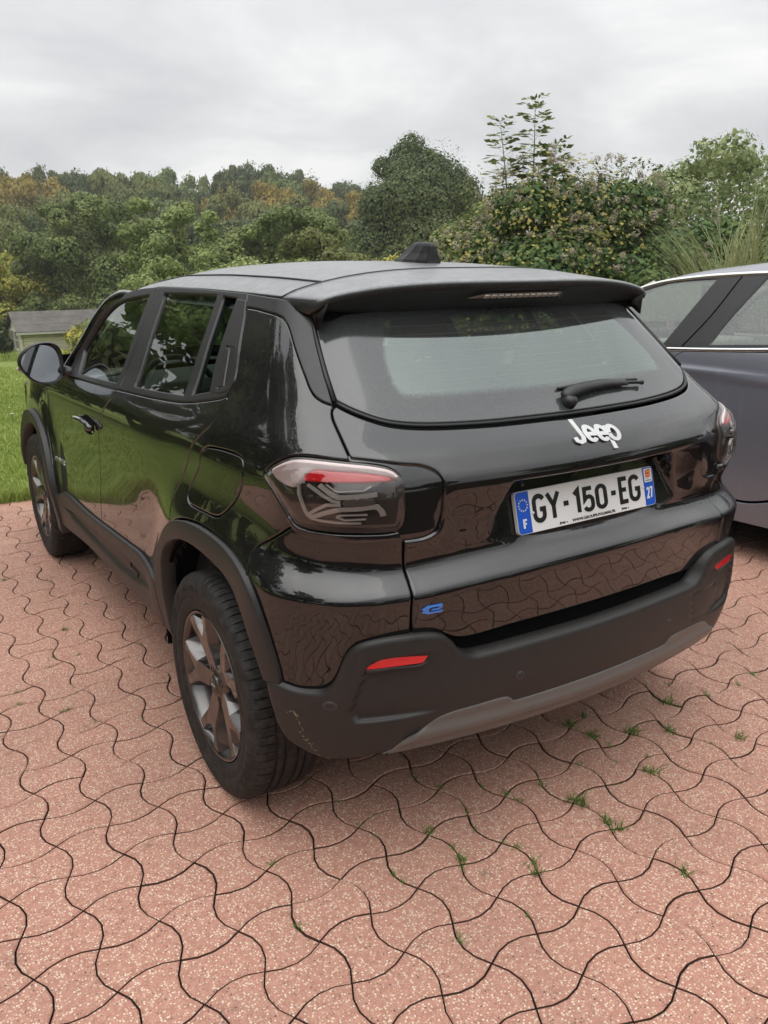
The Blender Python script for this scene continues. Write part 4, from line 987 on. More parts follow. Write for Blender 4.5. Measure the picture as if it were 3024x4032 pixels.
def put(name, V2, Fc, cx, cy, hgt, mat, t0, t1, width=None, fmap=pmap, parent=None):
    V2 = np.array(V2)[:, :2]; lo, hi = V2.min(0), V2.max(0); s = hgt/(hi[1]-lo[1]); sx = s if width is None else width/(hi[0]-lo[0])
    Q = np.stack([(V2[:, 0]-(lo[0]+hi[0])/2)*sx+cx, (V2[:, 1]-(lo[1]+hi[1])/2)*s+cy], -1)
    P, F2 = solid(Q, Fc, fmap, t0, t1); return mesh_obj(name, P, F2, mat, parent or plate, smooth=False)
for s, cx, w in (('GY', -.156, .098), ('150', .004, .128), ('EG', .158, .086)):
    v, f, _ = glyphs(s, .17, .10); put('characters', v, f, cx, .0035, .076, INK, 0, .0014, w)
for cx in (-.087, .093):
    v, f, _ = glyphs('-', .17); put('dash', v, f, cx, .002, .013, INK, 0, .0014, .017)
v, f, _ = glyphs('F', .2); put('country_letter', v, f, -.236, -.028, .024, PLATEW, .0008, .0014, .013)
v, f, _ = glyphs('27', .19, .07); put('department_number', v, f, .238, -.018, .033, PLATEW, .0008, .0014, .028)
for k in range(12):
    a = 2*math.pi*k/12; st_ = []
    for j in range(10):
        r = .0029 if j % 2 == 0 else .0012; b = math.pi/2+math.pi*j/5; st_.append((-.236+.0145*math.cos(a)+r*math.cos(b), .019+.0145*math.sin(a)+r*math.sin(b)))
    flat('star', [st_], .0008, .0013, YEL)
flat('crest_field', [rrect(.2225, .012, .2540, .0505, .003)], .0008, .0012, PLATEW)
flat('crest', [[(.2285, .045), (.248, .048), (.247, .026), (.2375, .0265), (.2285, .025)]], .0012, .0015, REDP)
for cy in (.041, .032): flat('crest_lion', [[(.2315, cy), (.2335, cy+.003), (.2355, cy+.0015), (.240, cy+.002), (.2440, cy+.0038), (.2435, cy), (.2455, cy-.003), (.242, cy-.0025), (.240, cy-.0005), (.236, cy-.001), (.2345, cy-.0035), (.233, cy-.0015)]], .0015, .0018, YELP)
v, f = text_mesh('NORMANDIE', 1., .02); put('region_name', v, f, .238, .0170, .0042, GREYP, .0012, .0014, .026)
v, f = text_mesh('REGION', 1.); put('region_word', v, f, .236, .0228, .0022, GREYP, .0012, .0014, .012)
v, f = text_mesh('WWW.GROUPE-POLMAR.FR', 1., .03); put('dealer_name', v, f, .010, -.0470, .0082, INK, 0, .0008, .165)
for cx in (-.108, .128):
    v, f = text_mesh('Jeep', 1., .03); put('dealer_mark', v, f, cx, -.0468, .0085, INK, 0, .0008, .022)
    flat('dealer_dot', [arc(cx+.0165, -.0475, .002, .002, 0, 330, 8)], 0, .0008, INK)
for cx, cy in ((-.206, -.004), (.2125, .000)):
    flat('plate_rivet', [arc(cx, cy, .0035, .0035, 0, 340, 12)], 0, .003, PLATEW)

# ---- badges
def smap_pt(u0, z0, lev=0., skin=F_body):
    """local frame map on the skin: x runs to the right of the picture of the tailgate (towards -u)"""
    S = Skin(skin, 0.)
    def f(x, y, h):
        p, n = S(u0-x, z0+y); return p+n*(h+lev)
    return f
jl = [[(.02, .30), (.05, .16), (.15, .10), (.26, .15), (.30, .30), (.30, .98)]]
def el(x0): return [[(x0+.06, .41), (x0+.36, .41)]+arc(x0+.21, .42, .155, .27, 5, 320, 16)]
pl_ = [[(1.27, .70), (1.27, -.24)], arc(1.44, .41, .17, .27, 175, -175, 16)]
jv, jf = strokes2d(jl+el(.40)+el(.82)+pl_, .145)
jm0 = smap_pt(-.006, 1.0925); jm = lambda x, y, h: jm0(x, y-.06*x, h)
lo, hi = jv.min(0), jv.max(0); sc = .172/(hi[0]-lo[0]); Q = (jv-(lo+hi)/2)*np.array([sc, sc*.56])
# each letter is a part of the badge
badge = empty('maker_badge', (0, 0, 0), CAR)
k0 = 0
for ls in (jl, el(.40), el(.82), pl_):
    v, f = strokes2d(ls, .145); q = (v-(lo+hi)/2)*np.array([sc, sc*.56]); P, F2 = solid(q, f, jm, .0005, .0055); mesh_obj('letter', P, F2, SILVER, badge, smooth=False)
eb0 = [(-.030,.0065),(-.025,.009),(-.014,.0155),(.026,.0155),(.027,.006),(.018,-.001),(-.004,-.001),(-.004,.003),(.012,.003),(.018,.006),(.018,.010),(-.006,.010),(-.012,.006),(-.012,-.003),(-.008,-.006),(.028,-.006),(.024,-.0115),(-.014,-.0115),(-.023,-.0065),(-.030,-.005),(-.026,.0005)]
eb = [(.68*a, .78*b) for a, b in eb0]
v, f = polys2d([eb]); P, F2 = solid(v, f, smap_pt(.4965, .7325), .0005, .0045); mesh_obj('electric_badge', P, F2, BLUEB, CAR, smooth=False)
def side_pt(u0, z0, lev=0.):
    S = Skin(F_body, 0.)
    def f(x, y, h):
        p, n = S(u0-x, z0+y); return p+n*(h+lev)
    return f
v, f = text_mesh('AVENGER', 1., .02); put('side_badge', v, f, 0, 0, .021, SILVER, .0003, .003, .165, side_pt(3.145, .643), CAR)
v, f = text_mesh('Jeep', 1., .025); put('sill_lettering', v, f, 0, 0, .040, CLAD, -.001, .003, .105, side_pt(1.93, .452, .004), CAR)

# ---- door handle on the front door
hd = empty('front_handle', (0, 0, 0), CAR)
panel('handle_cup', [[2.655,.908],[2.60,.942],[2.52,.950],[2.44,.930],[2.435,.895],[2.50,.872],[2.60,.874]], SB_(.001), BLACK, hd, .02, gap=0, edge=.002, depth=.004)
q = crom([[2.70,.915],[2.62,.922],[2.54,.924],[2.46,.920],[2.415,.912]], .02); p, nn = SB_(.022)(q[:, 0], q[:, 1]); p[0] -= nn[0]*.014; p[-1] -= nn[-1]*.012
V, Fc = tube_mesh(p, [.010]+[.0145]*(len(p)-2)+[.011], 10); mesh_obj('grip', V, Fc, GLOSSB, hd)
ring_disc('keyhole', 2.462, .893, .009, CHROME, F_body, hd, .003, False)

# ---- door mirrors
for s in (-1, 1):
    mr = empty('door_mirror', (0, 0, 0), CAR)
    lp = np.array([(-1.012,1.133),(-1.004,1.165),(-.975,1.198),(-.925,1.221),(-.875,1.224),(-.843,1.210),(-.828,1.180),(-.828,1.110),(-.838,1.066),(-.866,1.046),(-.93,1.044),(-.968,1.064),(-.995,1.098)])
    L = outline([list(map(list, lp))], .02) if False else outline(lp.tolist(), .02)
    c = L.mean(0); V = []; Fc = []; n_ = len(L)
    for (y, k) in ((1.822, .91), (1.790, .925), (1.780, .975), (1.784, 1.0), (1.80, 1.03), (1.83, 1.0), (1.865, .88), (1.885, .66), (1.895, .30)):
        for p in c+(L-c)*k: V.append((p[0]*-s, y, p[1]))
    for a in range(8): Fc += [(a*n_+j, a*n_+(j+1) % n_, (a+1)*n_+(j+1) % n_, (a+1)*n_+j) for j in range(n_)]
    Fc.append(tuple(8*n_+j for j in range(n_)))
    o = mesh_obj('housing', V, Fc, SATIN, mr); bm = bmesh.new(); bm.from_mesh(o.data); bmesh.ops.recalc_face_normals(bm, faces=bm.faces); bm.to_mesh(o.data); bm.free()
    V = [(p[0]*-s, 1.799+.10*(p[0]-c[0])+.17*(p[1]-c[1]), p[1]) for p in c+(L-c)*.90]; mesh_obj('mirror_face', V, [tuple(range(n_)) if s < 0 else tuple(range(n_))[::-1]], MIRROR, mr)
    V, Fc = tube_mesh([(.85*s, 1.83, 1.095), (.80*s, 1.80, 1.087), (.765*s, 1.79, 1.082)], [.030, .026, .030], 8); mesh_obj('arm', V, Fc, SATIN, mr)
    V, Fc = tube_mesh([(1.016*s, 1.815, 1.116), (.985*s, 1.86, 1.100), (.95*s, 1.885, 1.090)], [.006, .009, .006], 6); mesh_obj('repeater', V, Fc, m_simple('repeater_lens', (.55, .50, .46), .2), mr)

# ---- wheels
def wheel():
    """built at the origin with the outer face towards -x"""
    w = empty('wheel', (0, 0, 0))
    seg = []
    for k in range(80): seg += [2*math.pi*(k+t)/80 for t in (0, .60, .80, .83, .95, .98)]
    prof = [(.226, .022), (.232, .010), (.250, .004), (.268, .0015), (.272, .003), (.276, .0005), (.295, 0), (.312, .002), (.326, .0075), (.3365, .017), (.3412, .028), (.3425, .044), (.3432, .057), (.3432, .0575), (.3375, .059), (.3375, .066), (.344, .0675), (.3447, .082), (.3447, .0825), (.339, .084), (.339, .092), (.345, .0935), (.3452, .108), (.3452, .116), (.345, .1215), (.339, .123), (.339, .131), (.3447, .1325), (.3447, .148), (.3375, .149), (.3375, .156), (.3432, .1575), (.3425, .172), (.3412, .188), (.3365, .199), (.326, .2075), (.312, .213), (.295, .215), (.25, .211), (.226, .195)]
    V = []; Fc = []; n_ = len(prof)
    for i, t in enumerate(seg):
        dip = (i % 6) in (3, 4)
        for k, (r, a) in enumerate(prof):
            if dip and (9 <= k <= 12 or 33 <= k <= 35): r -= .0048 if k > 9 else .0025
            z = r*math.cos(t); 
            V.append((a, r*math.sin(t), max(z, -.339)))
    m_ = len(seg)
    for i in range(m_):
        j = (i+1) % m_; Fc += [(i*n_+k, i*n_+k+1, j*n_+k+1, j*n_+k) for k in range(n_-1)]
    ty = mesh_obj('tyre', V, Fc, RUBBER, w, smooth=True)
    ty.data.set_sharp_from_angle(angle=R(35)) if hasattr(ty.data, 'set_sharp_from_angle') else None
    # raised lettering on the side wall
    def sw(x, y, h, r0=.302, a0=0., sg=1): 
        r = r0+y; a = a0+x/r0; pr = np.interp(r, [.25, .268, .295, .312, .326], [.004, .0015, 0, .002, .0075]); return np.stack([pr-h, -r*np.sin(a), r*np.cos(a)], -1)
    for s, a0, hgt, wd in (('BRIDGESTONE', R(122), .026, .22), ('TURANZA  6', R(-18), .015, .13), ('215/60 R17', R(-120), .012, .10), ('BRIDGESTONE', R(-60), .02, .19)):
        v, f = text_mesh(s, 1., .015); put('sidewall_lettering', v, f, 0, 0, hgt, RUBBER, -.001, .0016, wd, lambda x, y, h, a0=a0: sw(x, y, h, .300, a0), ty)
    # barrel and rim flange
    V, Fc = lathe([(.2235, .020), (.2275, .012), (.2260, .009), (.2215, .012), (.214, .030), (.205, .060), (.198, .12), (.200, .19), (.222, .205)], np.linspace(0, 2*math.pi, 73)[:-1]); mesh_obj('rim', V, Fc, ALLOY, w)
    V, Fc = lathe([(.03, .115), (.15, .115), (.158, .108), (.158, .098), (.10, .096), (.09, .05), (.03, .05)], np.linspace(0, 2*math.pi, 49)[:-1]); mesh_obj('brake_disc', V, Fc, DISC, w)
    # five spokes, each forking towards the rim
    for k in range(5):
        th = R(-21+72*k)
        def P(a, r, x): a = th+R(a); return (x, -r*math.sin(a), r*math.cos(a))
        V = []; Fc = []
        top = [(-34, .050, .030), (-22, .085, .026), (-15, .130, .018), (-18, .175, .012), (-20.5, .217, .012), (-11, .2205, .012), (-9, .185, .016), (0, .150, .016), (9, .185, .016), (11, .2205, .012), (20.5, .217, .012), (18, .175, .012), (15, .130, .018), (22, .085, .026), (34, .050, .030)]
        bot = [(-36, .052, .075), (-31, .080, .072), (-23, .128, .066), (-25, .172, .060), (-24.5, .2235, .050), (-10, .2235, .040), (-6, .192, .038), (0, .168, .038), (6, .192, .038), (10, .2235, .040), (24.5, .2235, .050), (25, .172, .060), (23, .128, .066), (31, .080, .072), (36, .052, .075)]
        n_ = len(top); V = [P(*q) for q in top]+[P(*q) for q in bot]
        Fc = [(j, j+1, n_+j+1, n_+j) for j in range(n_-1)]
        # face as two arms with a faceted middle
        Fc += [(0, 1, 13, 14), (1, 2, 12, 13), (2, 7, 12), (2, 3, 6, 7), (3, 4, 5, 6), (12, 7, 8, 11), (8, 9, 10, 11)]
        o = mesh_obj('spoke', V, Fc, ALLOY, w, smooth=False); bm = bmesh.new(); bm.from_mesh(o.data); bmesh.ops.recalc_face_normals(bm, faces=bm.faces)
        bmesh.ops.bevel(bm, geom=[e for e in bm.edges if len(e.link_faces) == 2 and e.calc_face_angle(0) > .4], offset=.0022, segments=2, affect='EDGES'); bm.to_mesh(o.data); bm.free()
    # pocket floors at the spoke ends
    V, Fc = lathe([(.2235, .036), (.170, .046)], np.linspace(0, 2*math.pi, 61)[:-1])
    hubp = [(.001, .022), (.030, .022), (.0315, .0235), (.0325, .028), (.058, .0295), (.064, .033), (.066, .075), (.03, .085)]
    V, Fc = lathe(hubp, np.linspace(0, 2*math.pi, 49)[:-1]); mesh_obj('hub', V, Fc, ALLOY, w)
    V, Fc = lathe([(.0005, .0195), (.026, .0200), (.029, .0225)], np.linspace(0, 2*math.pi, 37)[:-1]); cap = mesh_obj('centre_cap', V, Fc, m_simple('cap_grey', (.05, .048, .046), .3, metal=.6), w)
    v, f = text_mesh('Jeep', 1., .03); put('cap_lettering', v, f, 0, 0, .013, SILVER, 0, .001, .032, lambda x, y, h: np.stack([.0192-h+0*x, -x, y], -1), cap)
    for k in range(4):
        a = R(-25+90*k); c = (.049*-math.sin(a), .049*math.cos(a))
        V, Fc = lathe([(.0125, .0280), (.0115, .0275), (.0105, .055), (.0005, .055)], np.linspace(0, 2*math.pi, 17)[:-1]); V = [(x, y+c[0], z+c[1]) for x, y, z in V]; mesh_obj('lug_hole', V, Fc, BLACK, w)
        V, Fc = tube_mesh([(.055, c[0], c[1]), (.036, c[0], c[1])], .008, 6); mesh_obj('lug_nut', V, Fc, ALLOYD, w, smooth=False)
    a = R(164); V, Fc = tube_mesh([(.060, -.206*math.sin(a), .206*math.cos(a)), (.034, -.198*math.sin(a), .198*math.cos(a))], .005, 8); mesh_obj('valve', V, Fc, SEAL, w)
    return w
w0 = wheel()
def place_wheel(wl, x, y, rx=0., flip=False):
    wl.parent = CAR; wl.location = (x, y, .339); wl.rotation_euler = (rx, 0, math.pi if flip else 0)
spots = ((-.888, 0., 0., False), (-.884, 2.562, 1.15, False), (.888, 0., .4, True), (.884, 2.562, 2.0, True))
ws = [w0]+[copy_tree(w0) for _ in range(3)]
for wl, sp_ in zip(ws, spots):
    place_wheel(wl, sp_[0], sp_[1], 0., sp_[3])

# ---- cabin
def seat(name, x, y, z0, w, hgt, hr=True, lean=.28):
    s = empty(name, (x, y, 0), CAR)
    bm = bmesh.new(); box(bm, (-w/2, -.25, z0-.10), (w/2, .25, z0+.04), None, .03); bm_obj('cushion', bm, CLOTH, s, True)
    M = Matrix.Translation((0, -.22, z0)) @ Matrix.Rotation(lean, 4, 'X')
    bm = bmesh.new(); box(bm, (-w/2, -.06, -.05), (w/2, .06, hgt), M, .045); bm_obj('backrest', bm, CLOTH, s, True)
    if hr:
        for hx in ((0,) if w < .8 else (-.34, 0, .34)):
            bm = bmesh.new(); box(bm, (hx-.125, -.045, hgt+.035), (hx+.125, .045, hgt+.21), M, .04); bm_obj('headrest', bm, CLOTH, s, True)
            bm = bmesh.new(); box(bm, (hx-.05, -.006, hgt-.02), (hx-.04, .006, hgt+.06), M); box(bm, (hx+.04, -.006, hgt-.02), (hx+.05, .006, hgt+.06), M); bm_obj('headrest_post', bm, CHROME, s)
    return s
seat('front_seat', -.36, 1.12, .58, .50, .58); seat('front_seat', .36, 1.12, .58, .50, .58)
seat('rear_bench', 0, .32, .60, 1.22, .52)
panel('dashboard', [[[-.70, 1.72], [.70, 1.72]], [[.70, 1.72], [.72, 2.12]], [[.72, 2.12], [-.72, 2.12]], [[-.72, 2.12], [-.70, 1.72]]], height_map(lambda x, y: 1.0+.03*np.sin((y-1.72)*5)+.015*np.cos(x*4)), DASH, CAR, .06, depth=.22, edge=.03)
sw_ = empty('steering_wheel', (-.36, 1.60, .97), CAR); sw_.rotation_euler = (R(-25), 0, 0)
pts = [(.185*math.cos(2*math.pi*k/32), 0, .185*math.sin(2*math.pi*k/32)) for k in range(33)]
V, Fc = tube_mesh(pts, .015, 8, False); mesh_obj('steering_rim', V, Fc, DASH, sw_)
bm = bmesh.new(); box(bm, (-.075, -.03, -.06), (.075, .02, .06), None, .02); box(bm, (-.18, -.012, -.015), (.18, .008, .02)); bm_obj('steering_hub', bm, DASH, sw_, True)
bm = bmesh.new(); box(bm, (-.14, -.015, -.035), (.14, .015, .035), None, .012); bm_obj('cabin_mirror', bm, DASH, CAR, True, (0, 1.52, 1.40))
bm = bmesh.new(); box(bm, (-.66, -.40, .62), (.66, .05, .66)); box(bm, (-.62, -.30, .93), (.62, -.02, .95)); bm_obj('parcel_shelf', bm, DASH, CAR)
for s in (-1, 1):
    bm = bmesh.new(); box(bm, (s*.74-.02, .1, .45), (s*.74+.02, 1.9, 1.06), None, .01); bm_obj('door_lining', bm, DASH, CAR)

# ------------------------------------------------------------------ the grey car beside it
GX, GY = 3.10, -.55        # its rear axle
GREY = None
def m_grey():
    t = NT('grey_metallic_paint'); p = t.geo(); f = t.vor(900, p, 'Color'); v = t.n('ShaderNodeSeparateColor', {0: f}).outputs[0]
    nz = t.n('ShaderNodeSeparateXYZ', {0: t.geo('Normal')}).outputs['Z']; up = t.ramp(nz, [(.3, 0.), (.8, 1.)])
    run = t.n('ShaderNodeMapping', {'Vector': p, 'Scale': (1, 1, .12)}); st_ = t.ramp(t.noise(22, 3, .6, run), [(.60, 0.), (.70, .10)])
    col = t.mix(v, (.135, .142, .172, 1), (.185, .192, .225, 1)); col = t.mix(st_, col, (.42, .42, .44, 1))
    col = t.mix(t.math('MULTIPLY', up, .10), col, (.40, .41, .43, 1))
    return t.done(t.bsdf(color=col, rough=t.math('MULTIPLY_ADD', up, .15, .30), metal=.25, coat=.7, coatr=t.math('MULTIPLY_ADD', up, .18, .03)))
GREY = m_grey()
MISTGL = m_glass('misted_glass', (.55, .60, .57), 1.4, 1.6, .02, .34)
CAR2 = tag(empty('parked_car', (GX, GY, 0)), 'grey metallic saloon with chrome window strips parked beside the black SUV', 'car')
W2 = smooth(lin([.15,.30,.45,.60,.80,.95,1.05,1.10,1.30,1.47,1.6], [.87,.885,.890,.895,.90,.893,.875,.855,.76,.675,.60]), .1, 1.7, .03)
Y2r = smooth(lin([.2,.4,.6,.9,1.02,1.06,1.12,1.3,1.5], [-.88,-.95,-.97,-.93,-.88,-.70,-.45,-.05,.5]), .1, 1.7, .02)
def F_grey(p):
    x, y, z = p[..., 0], p[..., 1], p[..., 2]
    w = W2(z)-.05*np.clip((.2-y)/1.0, 0, None)**2-.05*np.clip((y-2.3)/1.0, 0, None)**2
    crease = .012*np.exp(-((z-.97-.02*(y-1))/.02)**2)*sst(-.6, 0, y)
    ds = np.abs(x)-w-crease; dr = Y2r(z)+.15*x*x-y; df = y-3.62+.15*x*x+.5*np.clip(z-.7, 0, None)**2
    rho = .25; n = 2.4; a = np.maximum(ds+rho, 0); m = np.maximum(np.maximum(dr, df)+rho, 0)
    return (a**n+m**n)**(1/n)+np.minimum(np.maximum(ds, np.maximum(dr, df))+rho, 0)-rho
class Skin2(Skin): FX, FY, FL, FU = -.45, .55, 1.1, .45
S2 = lambda lev=0.: Skin2(F_grey, lev, None, 3.0)
U0 = 1.55-.55           # u = y + U0 along the side
def yz(L): return [[y+U0, z] for y, z in L]
# y below is measured from the rear axle of this car
g_belt = [[-.20,1.165],[.20,1.160],[.60,1.140],[.95,1.112],[1.30,1.090],[1.60,1.075],[2.05,1.055],[2.35,1.045]]
g_top = [[-.20,1.35],[.05,1.43],[.45,1.478],[.75,1.490],[1.15,1.484],[1.50,1.462],[1.75,1.425],[2.00,1.33],[2.20,1.19],[2.35,1.08]]
b_lo, b_hi = 1.37, 1.17       # middle pillar cut at belt and roof
panel('front_door', [yz([[b_lo,1.075],[1.60,1.062],[2.05,1.042],[2.33,1.03]]), yz([[2.33,1.03],[2.40,.8],[2.36,.5],[2.30,.33]]), yz([[2.30,.33],[1.80,.325],[1.22,.325]]), yz([[1.22,.325],[1.26,.60],[1.40,.90],[1.46,1.0],[b_lo,1.075]])], S2(), GREY, CAR2, .03, mirror=True)
panel('rear_door', [yz([[b_lo,1.075],[1.46,1.0],[1.40,.90],[1.26,.60],[1.22,.325]]), yz([[1.22,.325],[1.0,.325],[.86,.335],[.70,.39],[.60,.47]]), yz([[.60,.47],[.50,.62],[.38,.74],[.18,.86]]), yz([[.18,.86],[.02,1.0],[-.02,1.15]]), yz([[-.02,1.15],[.25,1.145],[.60,1.126],[.95,1.100],[b_lo,1.075]])], S2(), GREY, CAR2, .03, mirror=True)
panel('sill', [yz([[2.30,.32],[1.80,.315],[1.0,.315],[.86,.325],[.70,.38],[.60,.46]]), yz([[.60,.46],[.50,.36],[.48,.22]]), yz([[.48,.22],[1.4,.20],[2.25,.22]]), yz([[2.25,.22],[2.30,.32]])], S2(.002), GREY, CAR2, .03, mirror=True)
def arch2(c, r, a0, a1, n=14): return [[c+r*math.sin(R(a0+(a1-a0)*i/n)), .33+r*math.cos(R(a0+(a1-a0)*i/n))] for i in range(n+1)]
panel('front_wing', [yz([[2.34,1.03],[2.7,.99],[3.1,.92],[3.35,.85]]), yz([[3.35,.85],[3.4,.6],[3.38,.45]]), yz(arch2(2.78, .40, 75, -95)), yz([[2.32,.36],[2.40,.8],[2.34,1.03]])], S2(), GREY, CAR2, .04, mirror=True)
panel('rear_wing', [yz([[-.02,1.145],[.02,1.0],[.18,.86],[.38,.74]]), yz(arch2(0, .40, 72, -90)), [[.72,.33],[.55,.4],[.55,.6]], [[.55,.6],[.55,.9],[.60,1.03]], [[.60,1.03],[.85,1.10],[.978,1.145]]], S2(), GREY, CAR2, .04, mirror=True)
panel('bootlid', [[.55,1.03],[.54,.9],[.54,.6],[0,.58],[-.54,.6],[-.54,.9],[-.55,1.03],[0,1.045]], S2(), GREY, CAR2, .04)
panel('rear_bumper', [[.72,.33],[.54,.58],[0,.565],[-.54,.58],[-.72,.33],[-.5,.24],[0,.24],[.5,.24]], S2(.01), GREY, CAR2, .05)
# window band
blk = m_plastic('dark_pillar_film', (.016, .016, .018), .40, 1., 1400, .03, .02)
gf = yz([[1.52,1.112],[2.00,1.082],[2.22,1.072]]), yz([[2.22,1.072],[2.17,1.16],[2.02,1.29],[1.80,1.385],[1.65,1.427]]), yz([[1.65,1.427],[1.55,1.440],[1.34,1.453]]), yz([[1.34,1.453],[1.52,1.112]])
gr = yz([[.10,1.185],[.55,1.166],[.95,1.140],[1.22,1.121]]), yz([[1.22,1.121],[1.16,1.25],[1.04,1.458]]), yz([[1.04,1.458],[.75,1.463],[.45,1.452],[.12,1.40]]), yz([[.12,1.40],[.0,1.30],[.10,1.185]])
panel('window_band', [yz(g_belt), yz([[2.35,1.045],[2.35,1.08]]), yz(g_top[::-1]), yz([[-.20,1.35],[-.20,1.165]])], S2(.001), blk, CAR2, .03, mirror=True, holes=[list(gf), list(gr)])
for lp in (gf, gr): panel('side_window', list(lp), S2(-.004), MISTGL, CAR2, .05, mirror=True, gap=-.006, edge=.001, depth=.002)
for nm, ln, w in (('belt_chrome', g_belt, .009), ('roof_chrome', g_top[:-1], .011)):
    q = crom(yz(ln), .05); 
    for s in (1, -1):
        p, nn = S2(.003)(q[:, 0], q[:, 1]); t_ = np.gradient(p, axis=0); t_ /= np.linalg.norm(t_, axis=1, keepdims=True); up_ = np.cross(nn, t_); up_ *= np.sign(up_[:, 2:3])
        V = []
        for a, n_, u_ in zip(p, nn, up_): V += [a-u_*w, a-u_*w*.8+n_*.004, a+u_*w*.8+n_*.004, a+u_*w]
        V = np.array(V); V[:, 0] *= s; k = len(p)
        Fc = [(4*i+j, 4*i+j+1, 4*i+j+5, 4*i+j+4) for i in range(k-1) for j in range(3)]
        mesh_obj(nm, V, Fc, CHROME, CAR2)
for s in (1, -1):   # black cut line of the door frames on the pillar
    q = crom(yz([[b_lo+.02,1.10],[1.28,1.27],[b_hi+.02,1.47]]), .03); p, _ = S2(.003)(q[:, 0], q[:, 1]); p[:, 0] *= s; V, Fc = tube_mesh(p, .0028, 5); mesh_obj('pillar_gap', V, Fc, BLACK, CAR2)
gz_c = smooth(lin([-.9,-.3,.2,.7,1.2,1.7,2.3], [1.10,1.30,1.48,1.55,1.555,1.50,1.25]), -1, 2.5, .08)
g_te = smooth(lin([p[0] for p in g_top], [p[1]+.012 for p in g_top]), -.25, 2.4, .02)
def groof(x, y):
    e = g_te(y); w = W2(e)-.01; t = np.clip(np.abs(x)/w, 0, 1.03); return e+np.maximum(gz_c(y)-e, .02)*(1-t**3.2)
panel('roof', [[[-.655,.15],[-.66,.6],[-.66,1.1],[-.66,1.6],[-.69,1.78]], [[-.69,1.78],[-.4,1.83],[0,1.85],[.4,1.83],[.69,1.78]], [[.69,1.78],[.66,1.6],[.66,1.1],[.66,.6],[.655,.15]], [[.655,.15],[.4,.10],[0,.08],[-.4,.10],[-.655,.15]]], height_map(groof), GREY, CAR2, .05)
def sheet(name, c, mat, par, n=8, bulge=.05):
    """curved four-cornered pane: corners front-left, front-right, rear-right, rear-left"""
    c = [np.array(q, float) for q in c]; V = []; Fc = []
    for i in range(n+1):
        for j in range(n+1):
            a, b = i/n, j/n; p = (c[0]*(1-a)+c[1]*a)*(1-b)+(c[3]*(1-a)+c[2]*a)*b; V.append(p+np.array([0, 0, bulge])*4*a*(1-a)*.6)
    Fc = [(i*(n+1)+j, (i+1)*(n+1)+j, (i+1)*(n+1)+j+1, i*(n+1)+j+1) for i in range(n) for j in range(n)]
    return mesh_obj(name, V, Fc, mat, par)
sheet('windscreen', ((-.74, 2.38, 1.06), (.74, 2.38, 1.06), (.66, 1.80, 1.43), (-.66, 1.80, 1.43)), GLASS, CAR2)
sheet('rear_window', ((-.66, .14, 1.44), (.66, .14, 1.44), (.74, -.42, 1.12), (-.74, -.42, 1.12)), GLASS, CAR2)
sheet('boot_deck', ((-.76, -.42, 1.12), (.76, -.42, 1.12), (.70, -.85, 1.045), (-.70, -.85, 1.045)), GREY, CAR2)
sheet('bonnet', ((-.78, 3.45, .84), (.78, 3.45, .84), (.80, 2.36, 1.045), (-.80, 2.36, 1.045)), GREY, CAR2, 8, .06)
bm = bmesh.new(); box(bm, (-.80, -.80, .20), (.80, 3.45, .26)); box(bm, (-.84, .55, .26), (.84, 2.3, .32)); bm_obj('underbody', bm, BLACK, CAR2)
IN2 = Skin2(F_grey, -.03, None, 3.0); ug = np.arange(0, 4.9, .1); zg = np.arange(.25, 1.08, .08); UU, ZZ = np.meshgrid(ug, zg); p, _ = IN2(UU.ravel(), ZZ.ravel()); nU = len(ug); keep = []
for a in range(len(zg)-1):
    for b in range(nU-1):
        f = (a*nU+b, a*nU+b+1, (a+1)*nU+b+1, (a+1)*nU+b); c = p[list(f)].mean(0)
        if any(math.hypot(c[1]-yw, c[2]-.33) < .43 for yw in (0, 2.78)): continue
        keep.append(f)
n_ = len(p); mesh_obj('inner_shell', np.concatenate([p, p*np.array([-1, 1, 1])]), keep+[tuple(i+n_ for i in f)[::-1] for f in keep], BLACK, CAR2)
CREAM = m_plastic('pale_cabin_trim', (.42, .41, .37), .6, .6, 500, .1, .02)
def seat2(x, y, w=.5):
    s = empty('front_seat' if w < .8 else 'rear_bench', (x, y, 0), CAR2); M = Matrix.Translation((0, -.22, .52)) @ Matrix.Rotation(.3, 4, 'X')
    bm = bmesh.new(); box(bm, (-w/2, -.25, .40), (w/2, .25, .54), None, .03); bm_obj('cushion', bm, CLOTH, s, True)
    bm = bmesh.new(); box(bm, (-w/2, -.06, -.05), (w/2, .06, .58), M, .045); bm_obj('backrest', bm, CLOTH, s, True)
    bm = bmesh.new(); box(bm, (-.12, -.045, .62), (.12, .045, .80), M, .04); bm_obj('headrest', bm, CLOTH, s, True)
seat2(-.37, 1.45); seat2(.37, 1.45); seat2(0, .55, 1.25)
bm = bmesh.new(); box(bm, (-.70, 1.95, .80), (.70, 2.35, 1.04), None, .04); bm_obj('dashboard', bm, CREAM, CAR2, True)
bm = bmesh.new(); box(bm, (-.13, -.012, -.035), (.13, .012, .035), None, .01); bm_obj('cabin_mirror', bm, DASH, CAR2, True, (0, 1.83, 1.37))
for s in (1, -1):
    V, Fc = tube_mesh([(s*.70, 2.30, 1.08), (s*.675, 2.02, 1.31), (s*.645, 1.78, 1.42)], .028, 8); mesh_obj('windscreen_pillar', V, Fc, CREAM, CAR2)
    bm = bmesh.new(); box(bm, (s*.80-.02, .2, .40), (s*.80+.02, 2.2, 1.05), None, .01); bm_obj('door_lining', bm, CREAM, CAR2)
for x, y, fl in ((-.89, 0, False), (-.89, 2.78, False), (.89, 0, True), (.89, 2.78, True)):
    wl = copy_tree(w0, CAR2); wl.location = (x, y, .339); wl.rotation_euler = (0, 0, math.pi if fl else 0)

